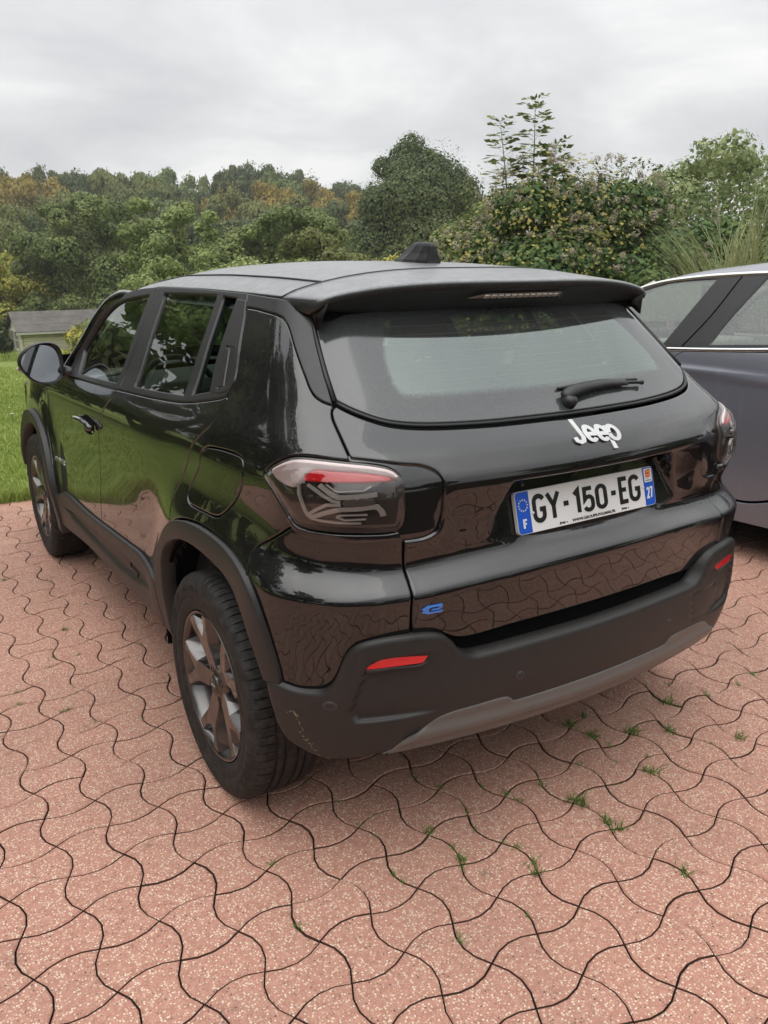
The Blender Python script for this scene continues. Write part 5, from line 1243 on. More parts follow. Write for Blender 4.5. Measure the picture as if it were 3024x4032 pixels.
# ------------------------------------------------------------------ planting
def fast_mesh(name, V, Q, mat, parent=None, loc=None):
    """V (n,3), Q (m,4) quads"""
    m = bpy.data.meshes.new(name); V = np.ascontiguousarray(V, np.float32); Q = np.ascontiguousarray(Q, np.int32)
    m.vertices.add(len(V)); m.vertices.foreach_set('co', V.ravel()); m.loops.add(Q.size); m.loops.foreach_set('vertex_index', Q.ravel())
    m.polygons.add(len(Q)); m.polygons.foreach_set('loop_start', np.arange(0, Q.size, Q.shape[1], dtype=np.int32)); m.polygons.foreach_set('loop_total', np.full(len(Q), Q.shape[1], np.int32)) if False else None
    m.update(calc_edges=True); m.validate()
    if mat is not None: m.materials.append(mat)
    o = bpy.data.objects.new(name, m)
    if loc is not None: o.location = loc
    return link(o, parent)
def m_leaf(name, stops, tr=.22, rough=.55, sc=.5, spread=.38):
    t = NT(name); r = t.geo('Random Per Island'); p = t.geo()
    f = t.math('ADD', t.math('MULTIPLY', t.noise(sc, 3, .6, p), 1.3-spread), t.math('MULTIPLY', t.math('SUBTRACT', r, .25), spread))
    c = t.ramp(f, [(q, tuple(1.42*w for w in cc)) for q, cc in stops])
    a = t.bsdf(color=c, rough=rough, spec=.22); b = t.n('ShaderNodeBsdfTranslucent', {'Color': c})
    return t.done(t.n('ShaderNodeMixShader', {0: tr, 1: a, 2: b}))
G_DARK = m_leaf('dark_green_leaves', [(.15, (.030, .043, .015)), (.5, (.060, .080, .027)), (.85, (.11, .125, .045))], sc=.35)
G_MID = m_leaf('mid_green_leaves', [(.15, (.042, .060, .018)), (.5, (.092, .120, .037)), (.85, (.165, .185, .066))], sc=.6)
G_LIGHT = m_leaf('light_green_leaves', [(.12, (.060, .082, .024)), (.5, (.135, .172, .052)), (.85, (.24, .27, .098))], sc=1.0)
G_OLIVE = m_leaf('olive_leaves', [(.15, (.058, .060, .018)), (.5, (.100, .114, .034)), (.85, (.165, .165, .055))], sc=.35)
G_GOLD = m_leaf('golden_leaves', [(.15, (.085, .070, .017)), (.5, (.175, .138, .030)), (.85, (.28, .21, .048))], sc=.4)
G_YEL = m_leaf('yellow_green_leaves', [(.12, (.07, .095, .02)), (.45, (.17, .19, .04)), (.75, (.34, .29, .06)), (1, (.45, .36, .10))], sc=1.6)
G_WILLOW = m_leaf('willow_leaves', [(.15, (.09, .115, .045)), (.5, (.165, .20, .085)), (.85, (.25, .27, .13))], sc=1.)
G_HEDGE = m_leaf('bramble_leaves', [(.10, (.018, .040, .014)), (.40, (.045, .085, .026)), (.66, (.085, .13, .04)), (.86, (.17, .20, .06)), (1, (.33, .27, .07))], sc=1.3)
G_YHEDGE = m_leaf('yellowing_hedge_leaves', [(.10, (.050, .062, .020)), (.40, (.13, .135, .040)), (.70, (.25, .215, .055)), (1, (.36, .29, .085))], sc=2.2)
FLUFF = m_leaf('seed_fluff', [(.15, (.165, .145, .10)), (.5, (.255, .228, .165)), (.9, (.36, .33, .255))], .2, .9, sc=2.)
BARK = m_plastic('bark', (.085, .065, .048), .9, .2, 40, .6, .2)
STEM = m_simple('green_stem', (.13, .15, .06), .6)
REED = m_blade('reed_blades', [(.1, (.13, .17, .065)), (.5, (.25, .28, .12)), (.9, (.42, .40, .21))])
M_WEED = m_blade('weed_blades', [(.1, (.05, .12, .018)), (.5, (.10, .21, .035)), (.9, (.17, .28, .06))])

def leaf_cloud(blobs, n, size, seed=0, hollow=.35, aspect=.55, flat=.35, noise=.18, zmin=None, droop=0., core=0., sub=0):
    """n kite-shaped leaves through the outer shell of a set of ellipsoids with a lumpy outline"""
    g = np.random.default_rng(seed); B = np.array([[*b[0], *b[1]] for b in blobs], float); B0 = B
    if sub:
        # each mass breaks up into smaller clumps on its surface
        kk = np.repeat(np.arange(len(B)), sub); dd = g.normal(size=(len(kk), 3)); dd /= np.linalg.norm(dd, axis=1, keepdims=True); dd[:, 2] = np.abs(dd[:, 2])*.9-.25
        rr = g.uniform(.30, .48, len(kk))[:, None]
        B = np.concatenate([np.concatenate([B[:, :3], B[:, 3:]*.80], 1), np.concatenate([B[kk, :3]+dd*B[kk, 3:]*.74, B[kk, 3:]*rr*np.array([1, 1, .8])], 1)])
    w = np.prod(B[:, 3:], axis=1)**(2/3); k = g.choice(len(B), n, p=w/w.sum())
    d = g.normal(size=(n, 3)); d /= np.linalg.norm(d, axis=1, keepdims=True)
    r = 1-np.abs(g.normal(0, hollow, n)); r = np.clip(r, .15, 1)
    ph = g.uniform(0, 6.28, 6)
    lump = 1+noise*(np.sin(d[:, 0]*5.1+ph[0]+k)*np.sin(d[:, 1]*4.7+ph[1])+np.sin(d[:, 2]*6.3+ph[2]+d[:, 0]*3))+noise*.5*np.sin(d[:, 0]*13+ph[3])*np.sin(d[:, 1]*12+ph[4]+d[:, 2]*11)
    P = B[k, :3]+d*B[k, 3:]*(r*lump)[:, None]
    if zmin is not None: ok = P[:, 2] > zmin; P, d = P[ok], d[ok]; n = len(P)
    # drop leaves that are buried deep in another blob
    dep = np.full(n, 9.)
    for b in B0: dep = np.minimum(dep, np.linalg.norm((P-b[:3])/b[3:], axis=1))
    ok = dep > (.62 if sub else .45); P, d = P[ok], d[ok]; n = len(P)
    N = d*1.5+g.normal(size=(n, 3))*.42+np.array([0, 0, flat]); N /= np.linalg.norm(N, axis=1, keepdims=True)
    A = np.cross(N, g.normal(size=(n, 3))); A[:, 2] -= droop; A -= N*(A*N).sum(1, keepdims=True); A /= np.linalg.norm(A, axis=1, keepdims=True); Bt = np.cross(N, A)
    s = size*g.uniform(.6, 1.35, n)[:, None]
    CV = np.zeros((0, 3))
    if core:
        # broad inner sprays that close the crown behind the outer leaves
        cs = size*1.35; nk = np.maximum(6, (core*4*np.pi*np.mean(B[:, 3:], 1)**2/(cs*cs*.8)).astype(int)); kb = np.repeat(np.arange(len(B)), nk); m = len(kb); dc = g.normal(size=(m, 3)); dc /= np.linalg.norm(dc, axis=1, keepdims=True)
        pc = B[kb, :3]+dc*B[kb, 3:]*g.uniform(.55, .84, m)[:, None]; nc = dc+g.normal(size=(m, 3))*.35; nc /= np.linalg.norm(nc, axis=1, keepdims=True)
        ac = np.cross(nc, g.normal(size=(m, 3))); ac /= np.linalg.norm(ac, axis=1, keepdims=True); bc = np.cross(nc, ac); sc = (cs*g.uniform(.35, .7, m))[:, None]
        CV = np.stack([pc-ac*sc, pc+bc*sc*.8, pc+ac*sc, pc-bc*sc*.8], 1).reshape(-1, 3)
        if zmin is not None: q4 = CV.reshape(-1, 4, 3); CV = q4[q4[:, :, 2].min(1) > zmin].reshape(-1, 3)
    V = np.stack([P-A*s*.5, P+Bt*s*aspect*.5-N*s*.10, P+A*s*.55, P-Bt*s*aspect*.5-N*s*.10], 1).reshape(-1, 3)
    V = np.concatenate([V, CV])
    return V, np.arange(len(V)).reshape(-1, 4)
def tree(name, label, cat, x, y, z, h, w, mat, n, size, seed, group=None, blobs=None, trunk=True, hollow=.32, crown_lo=.25, droop=0., aspect=.55, nb=9, core=.9, sub=7, tk=1.):
    g = np.random.default_rng(seed+900)
    t = tag(empty(name, (x, y, z)), label, cat, group)
    if blobs is None:
        blobs = [((0, 0, h*(crown_lo+1)/2), (w*.40, w*.40, h*(1-crown_lo)*.46))]
        for i in range(nb):
            a = g.uniform(0, 6.28); q = g.uniform(.15, .95); rr = w*.5*math.sqrt(max(0, 1-((q-.42)/.62)**2))*.72
            s = (g.uniform(.17, .30) if nb < 20 else g.uniform(.11, .21))*w
            blobs.append(((rr*math.cos(a), rr*math.sin(a), h*(crown_lo+(1-crown_lo)*q)-s*.4), (s, s, s*g.uniform(.75, 1.05))))
    if trunk:
        pts = [(0, 0, -.1), (g.normal(0, .01*h), g.normal(0, .01*h), h*.3), (g.normal(0, .02*h), g.normal(0, .02*h), h*.55), (g.normal(0, .03*h), 0, h*.72)]
        V, Fc = tube_mesh(pts, [h*.026*tk, h*.020*tk, h*.012*tk, h*.004*tk], 7); V = list(map(np.array, V)); Fc = list(Fc)
        for b in blobs[1:7]:
            V2, F2 = tube_mesh([pts[1], tuple((np.array(pts[1])*.4+np.array(b[0])*.6)*np.array([.9, .9, 1.0])), b[0]], [h*.011, h*.007, h*.003], 5); k = len(V); V += V2; Fc += [tuple(i+k for i in f) for f in F2]
        mesh_obj('trunk', V, Fc, BARK, t)
    V, Q = leaf_cloud(blobs, n, size, seed, hollow, aspect, noise=.07, droop=droop, core=core, sub=sub); fast_mesh('crown', V, Q, mat, t)
    return t
def spot(az, d): return -1.60+d*math.sin(R(az)), -2.09+d*math.cos(R(az))      # bearing and distance from the corner of the drive
gz = lambda x, y: float(lawn_h(np.array(x), np.array(y)))

# far wood on the slope: three rows of broad trees
kinds = {'d': (G_DARK, 'dark green broadleaf tree in the far wood on the slope'), 'o': (G_OLIVE, 'olive green tree turning colour in the far wood on the slope'), 'g': (G_GOLD, 'golden autumn tree in the far wood on the slope'), 'm': (G_MID, 'mid green tree in the far wood on the slope')}
protos = {}
def crown_proto(kd, i):
    if (kd, i) not in protos:
        g = np.random.default_rng(700+i*13+ord(kd)); bl = [((0, 0, .56), (.36, .36, .40))]
        for q in range(15):
            a = g.uniform(0, 6.28); zf = g.uniform(.05, .92); rr = .40*math.sqrt(max(0, 1-((zf-.42)/.62)**2)); s = g.uniform(.13, .22); bl.append(((rr*math.cos(a), rr*math.sin(a), .12+.84*zf-s*.3), (s, s, s*.72)))
        V, Q = leaf_cloud(bl, 6500, .030, 710+i+ord(kd), .13, .7, .3, .14, core=.8, sub=6); o = fast_mesh('crown', V, Q, kinds[kd][0]); m = o.data; bpy.data.objects.remove(o)
        tv, tf = tube_mesh([(0, 0, -.02), (.01, 0, .3), (0, .015, .6)], [.03, .022, .01], 6); tm = bpy.data.meshes.new('trunk'); tm.from_pydata([tuple(map(float, q)) for q in tv], [], tf); tm.materials.append(BARK); protos[(kd, i)] = (m, tm)
    return protos[(kd, i)]
gw = np.random.default_rng(77)
rows = ((116, 3.0, 46, 2.1, 'ddmodgmodd', 16.6), (103, 4.0, 46, 2.2, 'dogodgomd', 14.4), (91, 3.5, 44, 2.4, 'gomgmogdog', 12.2), (79, 4.2, 44, 2.8, 'omgodmgod', 9.6), (68, 5.0, 40, 3.2, 'dodgdmod', 7.2))
sky_line = lambda az: float(np.interp(az, [3, 9, 16, 20, 23.5, 27, 29, 31.6, 36, 46], [12.0, 12.5, 13.2, 12.7, 13.3, 12.9, 11.4, 10.8, 9.5, 9.0]))/13.0
k = 0
for d0, a0, a1, st_, seq, zt in rows:
    az = a0
    while az < a1:
        d = d0+gw.uniform(-4, 4); x, y = spot(az+gw.uniform(-.5, .5), d); z = gz(x, y); kd = seq[int(gw.integers(len(seq)))]; ztop = zt*sky_line(az)*gw.uniform(.93, 1.05); h = max(5.0, ztop-z); w = gw.uniform(5.6, 7.6)
        cm_, tm_ = crown_proto(kd, k % 3); k += 1
        t = tag(empty('woodland_tree', (x, y, z)), kinds[kd][1], 'tree', {'d': 'dark trees of the far wood', 'o': 'olive trees of the far wood', 'g': 'golden trees of the far wood', 'm': 'green trees of the far wood'}[kd]); t.rotation_euler = (0, 0, gw.uniform(0, 6.28)); t.scale = (w, w, h)
        link(bpy.data.objects.new('crown', cm_), t); link(bpy.data.objects.new('trunk', tm_), t)
        az += st_*gw.uniform(.85, 1.15)
# nearer trees and bushes beyond the lawn
def place(name, label, az, d, ztop, w, mat, n, size, seed, cat='tree', group=None, **k):
    x, y = spot(az, d); z = gz(x, y); return tree(name, label, cat, x, y, z, ztop-z, w, mat, n, size, seed, group, **k)
place('conifer_like_tree', 'tall dark rounded tree standing alone above the hedge', 35.0, 42, 7.5, 8.2, G_DARK, 30000, .105, 5, hollow=.2, sub=10, blobs=[((0, 0, 5.2), (3.6, 3.5, 5.0)), ((-1.2, -.6, 3.8), (2.8, 2.5, 4.0)), ((1.3, -.8, 4.0), (2.7, 2.5, 4.1)), ((.3, -1.0, 6.8), (2.4, 2.2, 3.1)), ((-1.9, .2, 6.0), (1.8, 1.7, 2.4)), ((2.1, .1, 5.8), (1.6, 1.6, 2.5)), ((0, .6, 8.2), (1.8, 1.8, 1.9))])
place('ash_tree', 'light green young ash with a pointed top beyond the lawn', 18.2, 33, 4.6, 3.6, G_LIGHT, 12000, .095, 6, crown_lo=.05, nb=22, hollow=.22)
place('ash_tree', 'dull green wide tree behind the garden shed', 13.4, 44, 5.7, 7.0, G_MID, 20000, .105, 7, crown_lo=.05, nb=30, hollow=.2)
place('willow_shrub', 'upright pale green shrub with shoots beyond the lawn', 22.3, 30, 3.9, 3.2, G_LIGHT, 10000, .085, 8, 'shrub', crown_lo=.05, nb=22, hollow=.22)
place('willow_shrub', 'broad green shrub beside the upright pale one', 26.6, 30, 4.0, 4.6, G_MID, 12000, .085, 9, 'shrub', crown_lo=.05, nb=24, hollow=.22)
place('field_shrub', 'low mixed shrub in front of the pale upright shrub', 24.2, 23, 2.5, 3.6, G_LIGHT, 9000, .075, 10, 'shrub', crown_lo=.0, nb=12)
place('field_shrub', 'low olive shrub left of the dark rounded tree', 29.4, 24, 2.9, 3.6, G_OLIVE, 9000, .075, 11, 'shrub', crown_lo=.0, nb=12)
place('field_shrub', 'green shrub right behind the roof of the black car', 19.6, 18, 1.75, 3.0, G_LIGHT, 9000, .065, 12, 'shrub', crown_lo=.0, nb=12)
place('field_shrub', 'light green shrub growing behind the shed roof', 15.4, 45, 1.9, 6.4, G_LIGHT, 12000, .11, 13, 'shrub', crown_lo=.0, nb=12)
place('field_shrub', 'dark round bush with a yellowish top left of the shed', 9.2, 47, 3.0, 6.6, G_YEL, 14000, .11, 14, 'shrub', crown_lo=.0, nb=16)
place('field_shrub', 'dark bush beside the shed window', 6.4, 41, .9, 3.4, G_DARK, 3000, .15, 15, 'shrub', crown_lo=.0)
place('yellow_shrub', 'yellowing shrub behind the antenna of the black car', 32.6, 13.5, 2.02, 1.9, G_YEL, 8000, .055, 16, 'shrub', crown_lo=.0, nb=12)
place('yellow_shrub', 'green and yellow shrub between antenna and field', 29.0, 14.5, 1.86, 2.0, G_LIGHT, 8000, .058, 17, 'shrub', crown_lo=.0, nb=12)
place('field_shrub', 'green shrub between the yellowing shrub and the dark tree', 25.4, 16.0, 1.75, 2.4, G_MID, 8000, .06, 18, 'shrub', crown_lo=.0, nb=12)
place('hazel_shrub', 'mid green shrub left of the bramble hedge', 37.8, 17.0, 3.0, 2.6, G_MID, 8000, .07, 19, 'shrub', crown_lo=.0, nb=10)
place('willow_tree', 'airy pale willow rising behind the hedge', 56.6, 17.0, 3.95, 5.4, G_WILLOW, 26000, .062, 20, aspect=.40, droop=.4, hollow=.30, crown_lo=.18, nb=22, core=.34, sub=9, tk=.4)
# hedge mound of bramble and old man's beard
hx, hy = 5.9, 5.2
hedge = tag(empty('bramble_hedge', (hx, hy, 0)), 'tall overgrown mound of bramble and fluffy seed heads behind the cars', 'hedge')
hb = [((-.45, .35, 1.15), (1.25, 1.0, 1.45)), ((.15, .10, 1.45), (1.0, .9, 1.30)), ((-1.15, .75, .95), (.75, .7, 1.05)), ((.9, -.7, 1.1), (1.2, 1.0, 1.20)), ((1.5, -1.6, 1.05), (1.2, 1.2, 1.15)), ((2.2, -2.6, 1.0), (1.2, 1.3, 1.10)), ((3.0, -3.8, 1.0), (1.3, 1.4, 1.15)), ((.55, -.25, 1.9), (.65, .6, .70)), ((-.2, .3, 2.0), (.6, .6, .62)), ((-.85, .55, 1.55), (.55, .55, .62)), ((3.6, -5.4, 1.0), (1.3, 1.4, 1.2)), ((1.4, -.9, 1.7), (.6, .6, .55)), ((2.2, -1.9, 1.6), (.7, .7, .55)), ((-.25, .25, 2.12), (.85, .75, .74)), ((.35, -.10, 2.08), (.70, .65, .72))]
V, Q = leaf_cloud(hb, 60000, .050, 31, .16, .8, .5, .10, zmin=.05, core=1.1, sub=12); fast_mesh('foliage', V, Q, G_HEDGE, hedge)
V, Q = leaf_cloud([((b[0][0]-.05, b[0][1]-.06, b[0][2]+.02), tuple(1.04*q for q in b[1])) for b in (hb[0], hb[2], hb[8], hb[9], hb[1], hb[13])], 6000, .046, 32, .10, .75, .5, .10, zmin=.2); fast_mesh('yellow_leaves', V, Q, G_YHEDGE, hedge)
# seed heads: small fluffy clumps
g = np.random.default_rng(33); allV = []; allQ = []; cnt = 0
for k in range(560):
    b = hb[g.choice([0, 1, 2, 3, 7, 13, 9, 14], p=[.25, .14, .17, .07, .06, .14, .10, .07])]; d = g.normal(size=3); d[1] -= .7; d[0] -= .5; d /= np.linalg.norm(d)
    c = np.array(b[0])+d*np.array(b[1])*g.uniform(.97, 1.06)
    if c[2] < .6: continue
    v, q = leaf_cloud([(tuple(c), (.056, .056, .050))], 40, .036, 500+k, .5, .35, 0., 0.); allV.append(v); allQ.append(q+cnt); cnt += len(v)
tag(fast_mesh('seed_heads', np.concatenate(allV), np.concatenate(allQ), FLUFF, hedge), kind='stuff')
# arching bramble shoots against the sky
V = []; Fc = []
for k in range(26):
    b = hb[g.choice([1, 3, 4, 7, 11, 12])]; p0 = np.array(b[0])+np.array([g.normal(0, .35), g.normal(0, .3), b[1][2]*.8]); a = g.uniform(0, 6.28); L = g.uniform(.25, .6)
    pts = [p0, p0+np.array([math.cos(a)*L*.4, math.sin(a)*L*.4, L*.5]), p0+np.array([math.cos(a)*L*.9, math.sin(a)*L*.9, L*.42])]; pc = crom(pts, .06); v, f = tube_mesh(pc, np.linspace(.005, .0018, len(pc)), 4); kk = len(V); V += v; Fc += [tuple(i+kk for i in q) for q in f]
tag(mesh_obj('shoots', V, Fc, STEM, hedge), kind='stuff')
V, Q = leaf_cloud([((x_[0], x_[1], x_[2]), (.10, .10, .08)) for x_ in [V[i] for i in range(8, len(V), 12)]], 700, .05, 35, .6, .7, .2, 0.); fast_mesh('shoot_leaves', V, Q, G_HEDGE, hedge)
# dark stems inside the hedge
V = []; Fc = []
for b in hb:
    v, f = tube_mesh([(b[0][0], b[0][1], 0), (b[0][0]+.1, b[0][1], b[0][2]*.7), (b[0][0], b[0][1]+.1, b[0][2]+.3)], [.05, .035, .01], 6); k = len(V); V += v; Fc += [tuple(i+k for i in q) for q in f]
tag(mesh_obj('stems', V, Fc, BARK, hedge), kind='stuff')
# elder shoots that stand above the hedge
def elder(x, y, z0, z1, lean, label, seed):
    g = np.random.default_rng(seed); t = tag(empty('elder_shoot', (x, y, 0)), label, 'shrub', None); top = np.array([lean[0], lean[1], z1]); base = np.array([0, 0, 0.]); mid = np.array([lean[0]*.35, lean[1]*.35, z0])
    pts = [base, mid*.6, mid, (mid+top)/2+np.array([.01, 0, 0]), top]; V, Fc = tube_mesh(pts, [.018, .014, .009, .006, .002], 6); LV = []; n = 0
    def leaflet(p, d, s):
        d = d/np.linalg.norm(d); nn = np.array([g.normal(0, .4), g.normal(0, .4), 1.]); b = np.cross(d, nn); b /= np.linalg.norm(b)
        LV.extend([p, p+d*s*.45+b*s*.25-np.array([0, 0, s*.05]), p+d*s-np.array([0, 0, s*.18]), p+d*s*.45-b*s*.25-np.array([0, 0, s*.05])])
    nl = int((z1-z0)/.050)
    for k in range(nl):
        f = (k+.5)/nl; p = mid+(top-mid)*f; sz = .22*(1-.5*f)+.05
        for sgn in (0, math.pi):
            a = k*1.57+sgn+g.normal(0, .35); el_ = g.uniform(.0, .55)+f*.5; d = np.array([math.cos(a), math.sin(a), el_]); tip = p+d*sz*.9-np.array([0, 0, sz*.25])
            v, q = tube_mesh([p, p+d*sz*.5, tip], [.002, .0016, .001], 3, False); kk = len(V); V = list(V)+v; Fc = list(Fc)+[tuple(i+kk for i in qq) for qq in q]
            side = np.array([-math.sin(a), math.cos(a), -.15])
            for tt in (.38, .66):
                pp = p+d*sz*tt-np.array([0, 0, sz*.25*tt*tt])
                leaflet(pp, side*g.uniform(.8, 1.1)+d*.55, sz*.58); leaflet(pp, -side*g.uniform(.8, 1.1)+d*.55, sz*.58)
            leaflet(tip-d*sz*.1, d-np.array([0, 0, .3]), sz*.62)
    for _ in range(5): leaflet(top, np.array([g.normal(), g.normal(), 1.2]), .09)
    mesh_obj('stem', V, Fc, STEM, t); LV = np.array(LV); fast_mesh('leaves', LV, np.arange(len(LV)).reshape(-1, 4), G_MID, t)
elder(5.46, 5.60, 2.45, 3.40, (.02, .04), 'tallest leafy elder shoot rising out of the hedge', 41)
elder(5.60, 5.50, 2.40, 2.92, (.08, -.02), 'short elder shoot beside the tallest one', 43)
elder(5.32, 5.80, 2.35, 3.18, (-.14, .10), 'leaning elder shoot on the left flank of the hedge', 42)
# tall ornamental grass behind the grey car
px_, py_ = 5.45, 2.72
n = 950; g = np.random.default_rng(51); a = g.uniform(0, 6.28, n); L = g.uniform(1.0, 2.4, n); H = g.uniform(1.5, 2.45, n); V = np.zeros((n, 12, 3)); w = .0052
for k in range(6):
    t_ = k/5; rx = L*(t_**1.8); zz_ = H*(1.45*t_-.62*t_**2.4); 
    for s, j in ((1, 0), (-1, 1)):
        V[:, 2*k+j, 0] = np.cos(a)*rx*.62+np.cos(a*7)*.16-np.sin(a)*w*s*(1-t_*.85); V[:, 2*k+j, 1] = np.sin(a)*rx*.62+np.sin(a*5)*.16+np.cos(a)*w*s*(1-t_*.85); V[:, 2*k+j, 2] = zz_
Q = np.concatenate([np.stack([np.arange(n)*12+2*k, np.arange(n)*12+2*k+1, np.arange(n)*12+2*k+3, np.arange(n)*12+2*k+2], 1) for k in range(5)])
pg = tag(empty('pampas_grass', (px_, py_, 0)), 'tall arching ornamental grass clump behind the grey car', 'grass plant')
fast_mesh('blades', V.reshape(-1, 3), Q, REED, pg)
V = []; Fc = []
for k in range(7):
    a = g.uniform(0, 6.28); v, f = tube_mesh([(0, 0, .2), (.12*math.cos(a), .12*math.sin(a), 1.3), (.3*math.cos(a), .3*math.sin(a), g.uniform(1.8, 2.3))], [.008, .007, .004], 5); kk = len(V); V += v; Fc += [tuple(i+kk for i in q) for q in f]
mesh_obj('canes', V, Fc, STEM, pg)

# ------------------------------------------------------------------ garden shed at the foot of the lawn
def m_board():
    t = NT('sage_painted_boards'); p = t.geo(); st_ = t.n('ShaderNodeMapping', {'Vector': p, 'Scale': (1, 1, 6)})
    c = t.mix(t.ramp(t.noise(2.2, 5, .7, st_), [(.3, 0.), (.75, 1.)]), (.62, .59, .42, 1), (.45, .43, .30, 1))
    return t.done(t.bsdf(color=c, rough=.75, spec=.25))
M_BOARD = m_board()
def m_felt():
    t = NT('roofing_felt'); p = t.geo()
    c = t.ramp(t.noise(2.5, 6, .7, p), [(.3, (.085, .080, .074)), (.55, (.125, .116, .106)), (.8, (.18, .168, .15))])
    return t.done(t.bsdf(color=c, rough=.9, spec=.2, normal=t.bump(t.noise(60, 4, .6, p), .4, .01)))
M_FELT = m_felt(); M_TRIM = m_simple('weathered_white_trim', (.42, .41, .36), .7); M_PANE = m_simple('dark_window_pane', (.03, .035, .035), .08, coat=.5)
sx, sy = 4.25, 35.3; szz = gz(sx+1.5, sy+.5)-.16; SW, SD, SH, SR = 4.0, 2.5, 1.42, .68
shed = tag(empty('garden_shed', (sx, sy, szz)), 'small sage-green board shed with grey felt roof at the foot of the lawn', 'shed')
bm = bmesh.new(); box(bm, (.03, .03, 0), (SW-.03, SD-.03, SH)); bm_obj('wall_core', bm, M_BOARD, shed)
nb_ = 9
bm = bmesh.new(); box(bm, (.09, -.012, 0), (SW-.09, .03, SH/nb_-.012)); bd = bm_obj('board', bm, M_BOARD, shed); 
for k in range(1, nb_):
    o = bd.copy(); link(o, shed); o.location = (0, 0, k*SH/nb_)
bm = bmesh.new(); box(bm, (-.012, .09, 0), (.03, SD-.09, SH/nb_-.012)); be = bm_obj('board', bm, M_BOARD, shed)
for k in range(1, nb_):
    o = be.copy(); link(o, shed); o.location = (0, 0, k*SH/nb_)
for cx, cy in ((0, 0), (SW, 0), (0, SD), (SW, SD)):
    bm = bmesh.new(); box(bm, (cx-.05, cy-.05, 0), (cx+.05, cy+.05, SH)); bm_obj('corner_post', bm, M_BOARD, shed)
for xg in (0, SW):
    mesh_obj('gable', [(xg, 0, SH), (xg, SD, SH), (xg, SD/2, SH+SR)], [(0, 1, 2)], M_BOARD, shed, smooth=False)
for sgn in (0, 1):
    y0, y1 = (-.22, SD/2) if not sgn else (SD+.22, SD/2); zl = SH-.22*SR/(SD/2); zt = SH+SR
    for k in range(3):
        a, b = k/3, (k+1)/3+.03; Y0 = y0+(y1-y0)*a; Y1 = y0+(y1-y0)*min(b, 1); Z0 = zl+(zt-zl)*a; Z1 = zl+(zt-zl)*min(b, 1); dz = .045-k*.004
        V = [(-.18, Y0, Z0+dz), (SW+.18, Y0, Z0+dz), (SW+.18, Y1, Z1+dz-.012), (-.18, Y1, Z1+dz-.012), (-.18, Y0, Z0+dz-.03), (SW+.18, Y0, Z0+dz-.03), (SW+.18, Y1, Z1+dz-.045), (-.18, Y1, Z1+dz-.045)]
        mesh_obj('felt_strip', V, [(0, 1, 2, 3), (7, 6, 5, 4), (0, 4, 5, 1), (1, 5, 6, 2), (2, 6, 7, 3), (3, 7, 4, 0)], M_FELT, shed, smooth=False)
    bm = bmesh.new(); yy = -.235 if not sgn else SD+.205; box(bm, (-.18, yy, zl-.07), (SW+.18, yy+.03, zl+.01)); bm_obj('fascia', bm, M_TRIM, shed)
for yw in (.35, 1.35):
    wn_ = empty('window', (0, 0, 0), shed)
    bm = bmesh.new(); box(bm, (-.03, yw, .62), (-.02, yw+.75, 1.30)); bm_obj('pane', bm, M_PANE, wn_)
    for lo_, hi_ in (((-.06, yw-.05, .57), (-.015, yw, 1.35)), ((-.06, yw+.75, .57), (-.015, yw+.80, 1.35)), ((-.055, yw, 1.30), (-.015, yw+.75, 1.35)), ((-.07, yw-.06, .52), (-.015, yw+.81, .57)), ((-.045, yw, .94), (-.02, yw+.75, .97)), ((-.046, yw+.36, .62), (-.021, yw+.39, 1.30))):
        bm = bmesh.new(); box(bm, lo_, hi_); bm_obj('frame_bar', bm, M_TRIM, wn_)
bm = bmesh.new(); box(bm, (.55, -.10, .62), (.95, -.02, .66)); box(bm, (.60, -.09, .66), (.90, -.03, .80)); bm_obj('bird_box', bm, m_simple('verdigris', (.08, .15, .13), .7), shed)
place('climbing_shrub', 'yellow-green climber spilling over the right end of the shed', 12.7, 36.6, -.45, 2.4, G_YEL, 3000, .13, 61, 'shrub', crown_lo=.0)
place('climbing_shrub', 'dark green climber under the shed eave', 14.0, 36.9, -.2, 2.4, G_MID, 2400, .13, 62, 'shrub', crown_lo=.0)
n = 900; gx = RNG.uniform(3.0, 8.2, n); gy = RNG.uniform(34.6, 35.2, n)
V, Fc = blades(n, (gx, gy), RNG.uniform(.2, .6, n), .02, .5, lawn_h); tag(mesh_obj('tall_grass', V, Fc, M_GRASS, smooth=False), 'tall unmown grass along the front of the shed', 'grass', kind='stuff')

# ------------------------------------------------------------------ small things on the ground
WEEDS = [[-.611,-.282],[-.606,-.41],[-.554,-.386],[-.585,-.471],[-.628,-.624],[-.631,-.662],[-.313,-.394],[-.312,-.531],[-.456,-.547],[-.338,-.601],[-.462,-.684],[-.479,-.702],[-.441,-.624],[-.309,-.685],[-.294,-.721],[-.3,-.786],[-.321,-.822],[-.446,-.931],[-.171,-.531],[-.19,-.459],[-.042,-.556],[-.15,-.572],[-.635,-.884],[-.919,-.644],[-.886,-.413],[-.334,-.307],[-.643,-.142],[.266,-.359],[.349,-.335],[.28,-.445],[.415,-.506],[.673,-.447],[.529,-.577],[.682,-.721],[.583,-.692],[.289,-.696],[.245,-.597],[.14,-.545],[.149,-.662],[.705,-.317],[.664,-.392],[.837,-.49],[1.0,-.508],[1.112,-.481],[-.022,-.66],[-.006,-.685],[-.013,-.79],[-.01,-.805],[-.002,-1.038],[.287,-.522],[.34,-.618],[.288,-.46],[.795,-.377],[.685,-.481],[-.975,3.326],[-1.152,2.256],[-.932,2.107],[-1.03,1.441],[-1.042,1.196],[-1.164,1.14],[-1.304,.982],[-1.187,.758],[-1.164,.707],[-1.311,.836],[-.76,1.402],[-.77,1.118],[-.879,1.704],[-1.141,1.189],[-1.025,1.144],[-1.0,.523]]
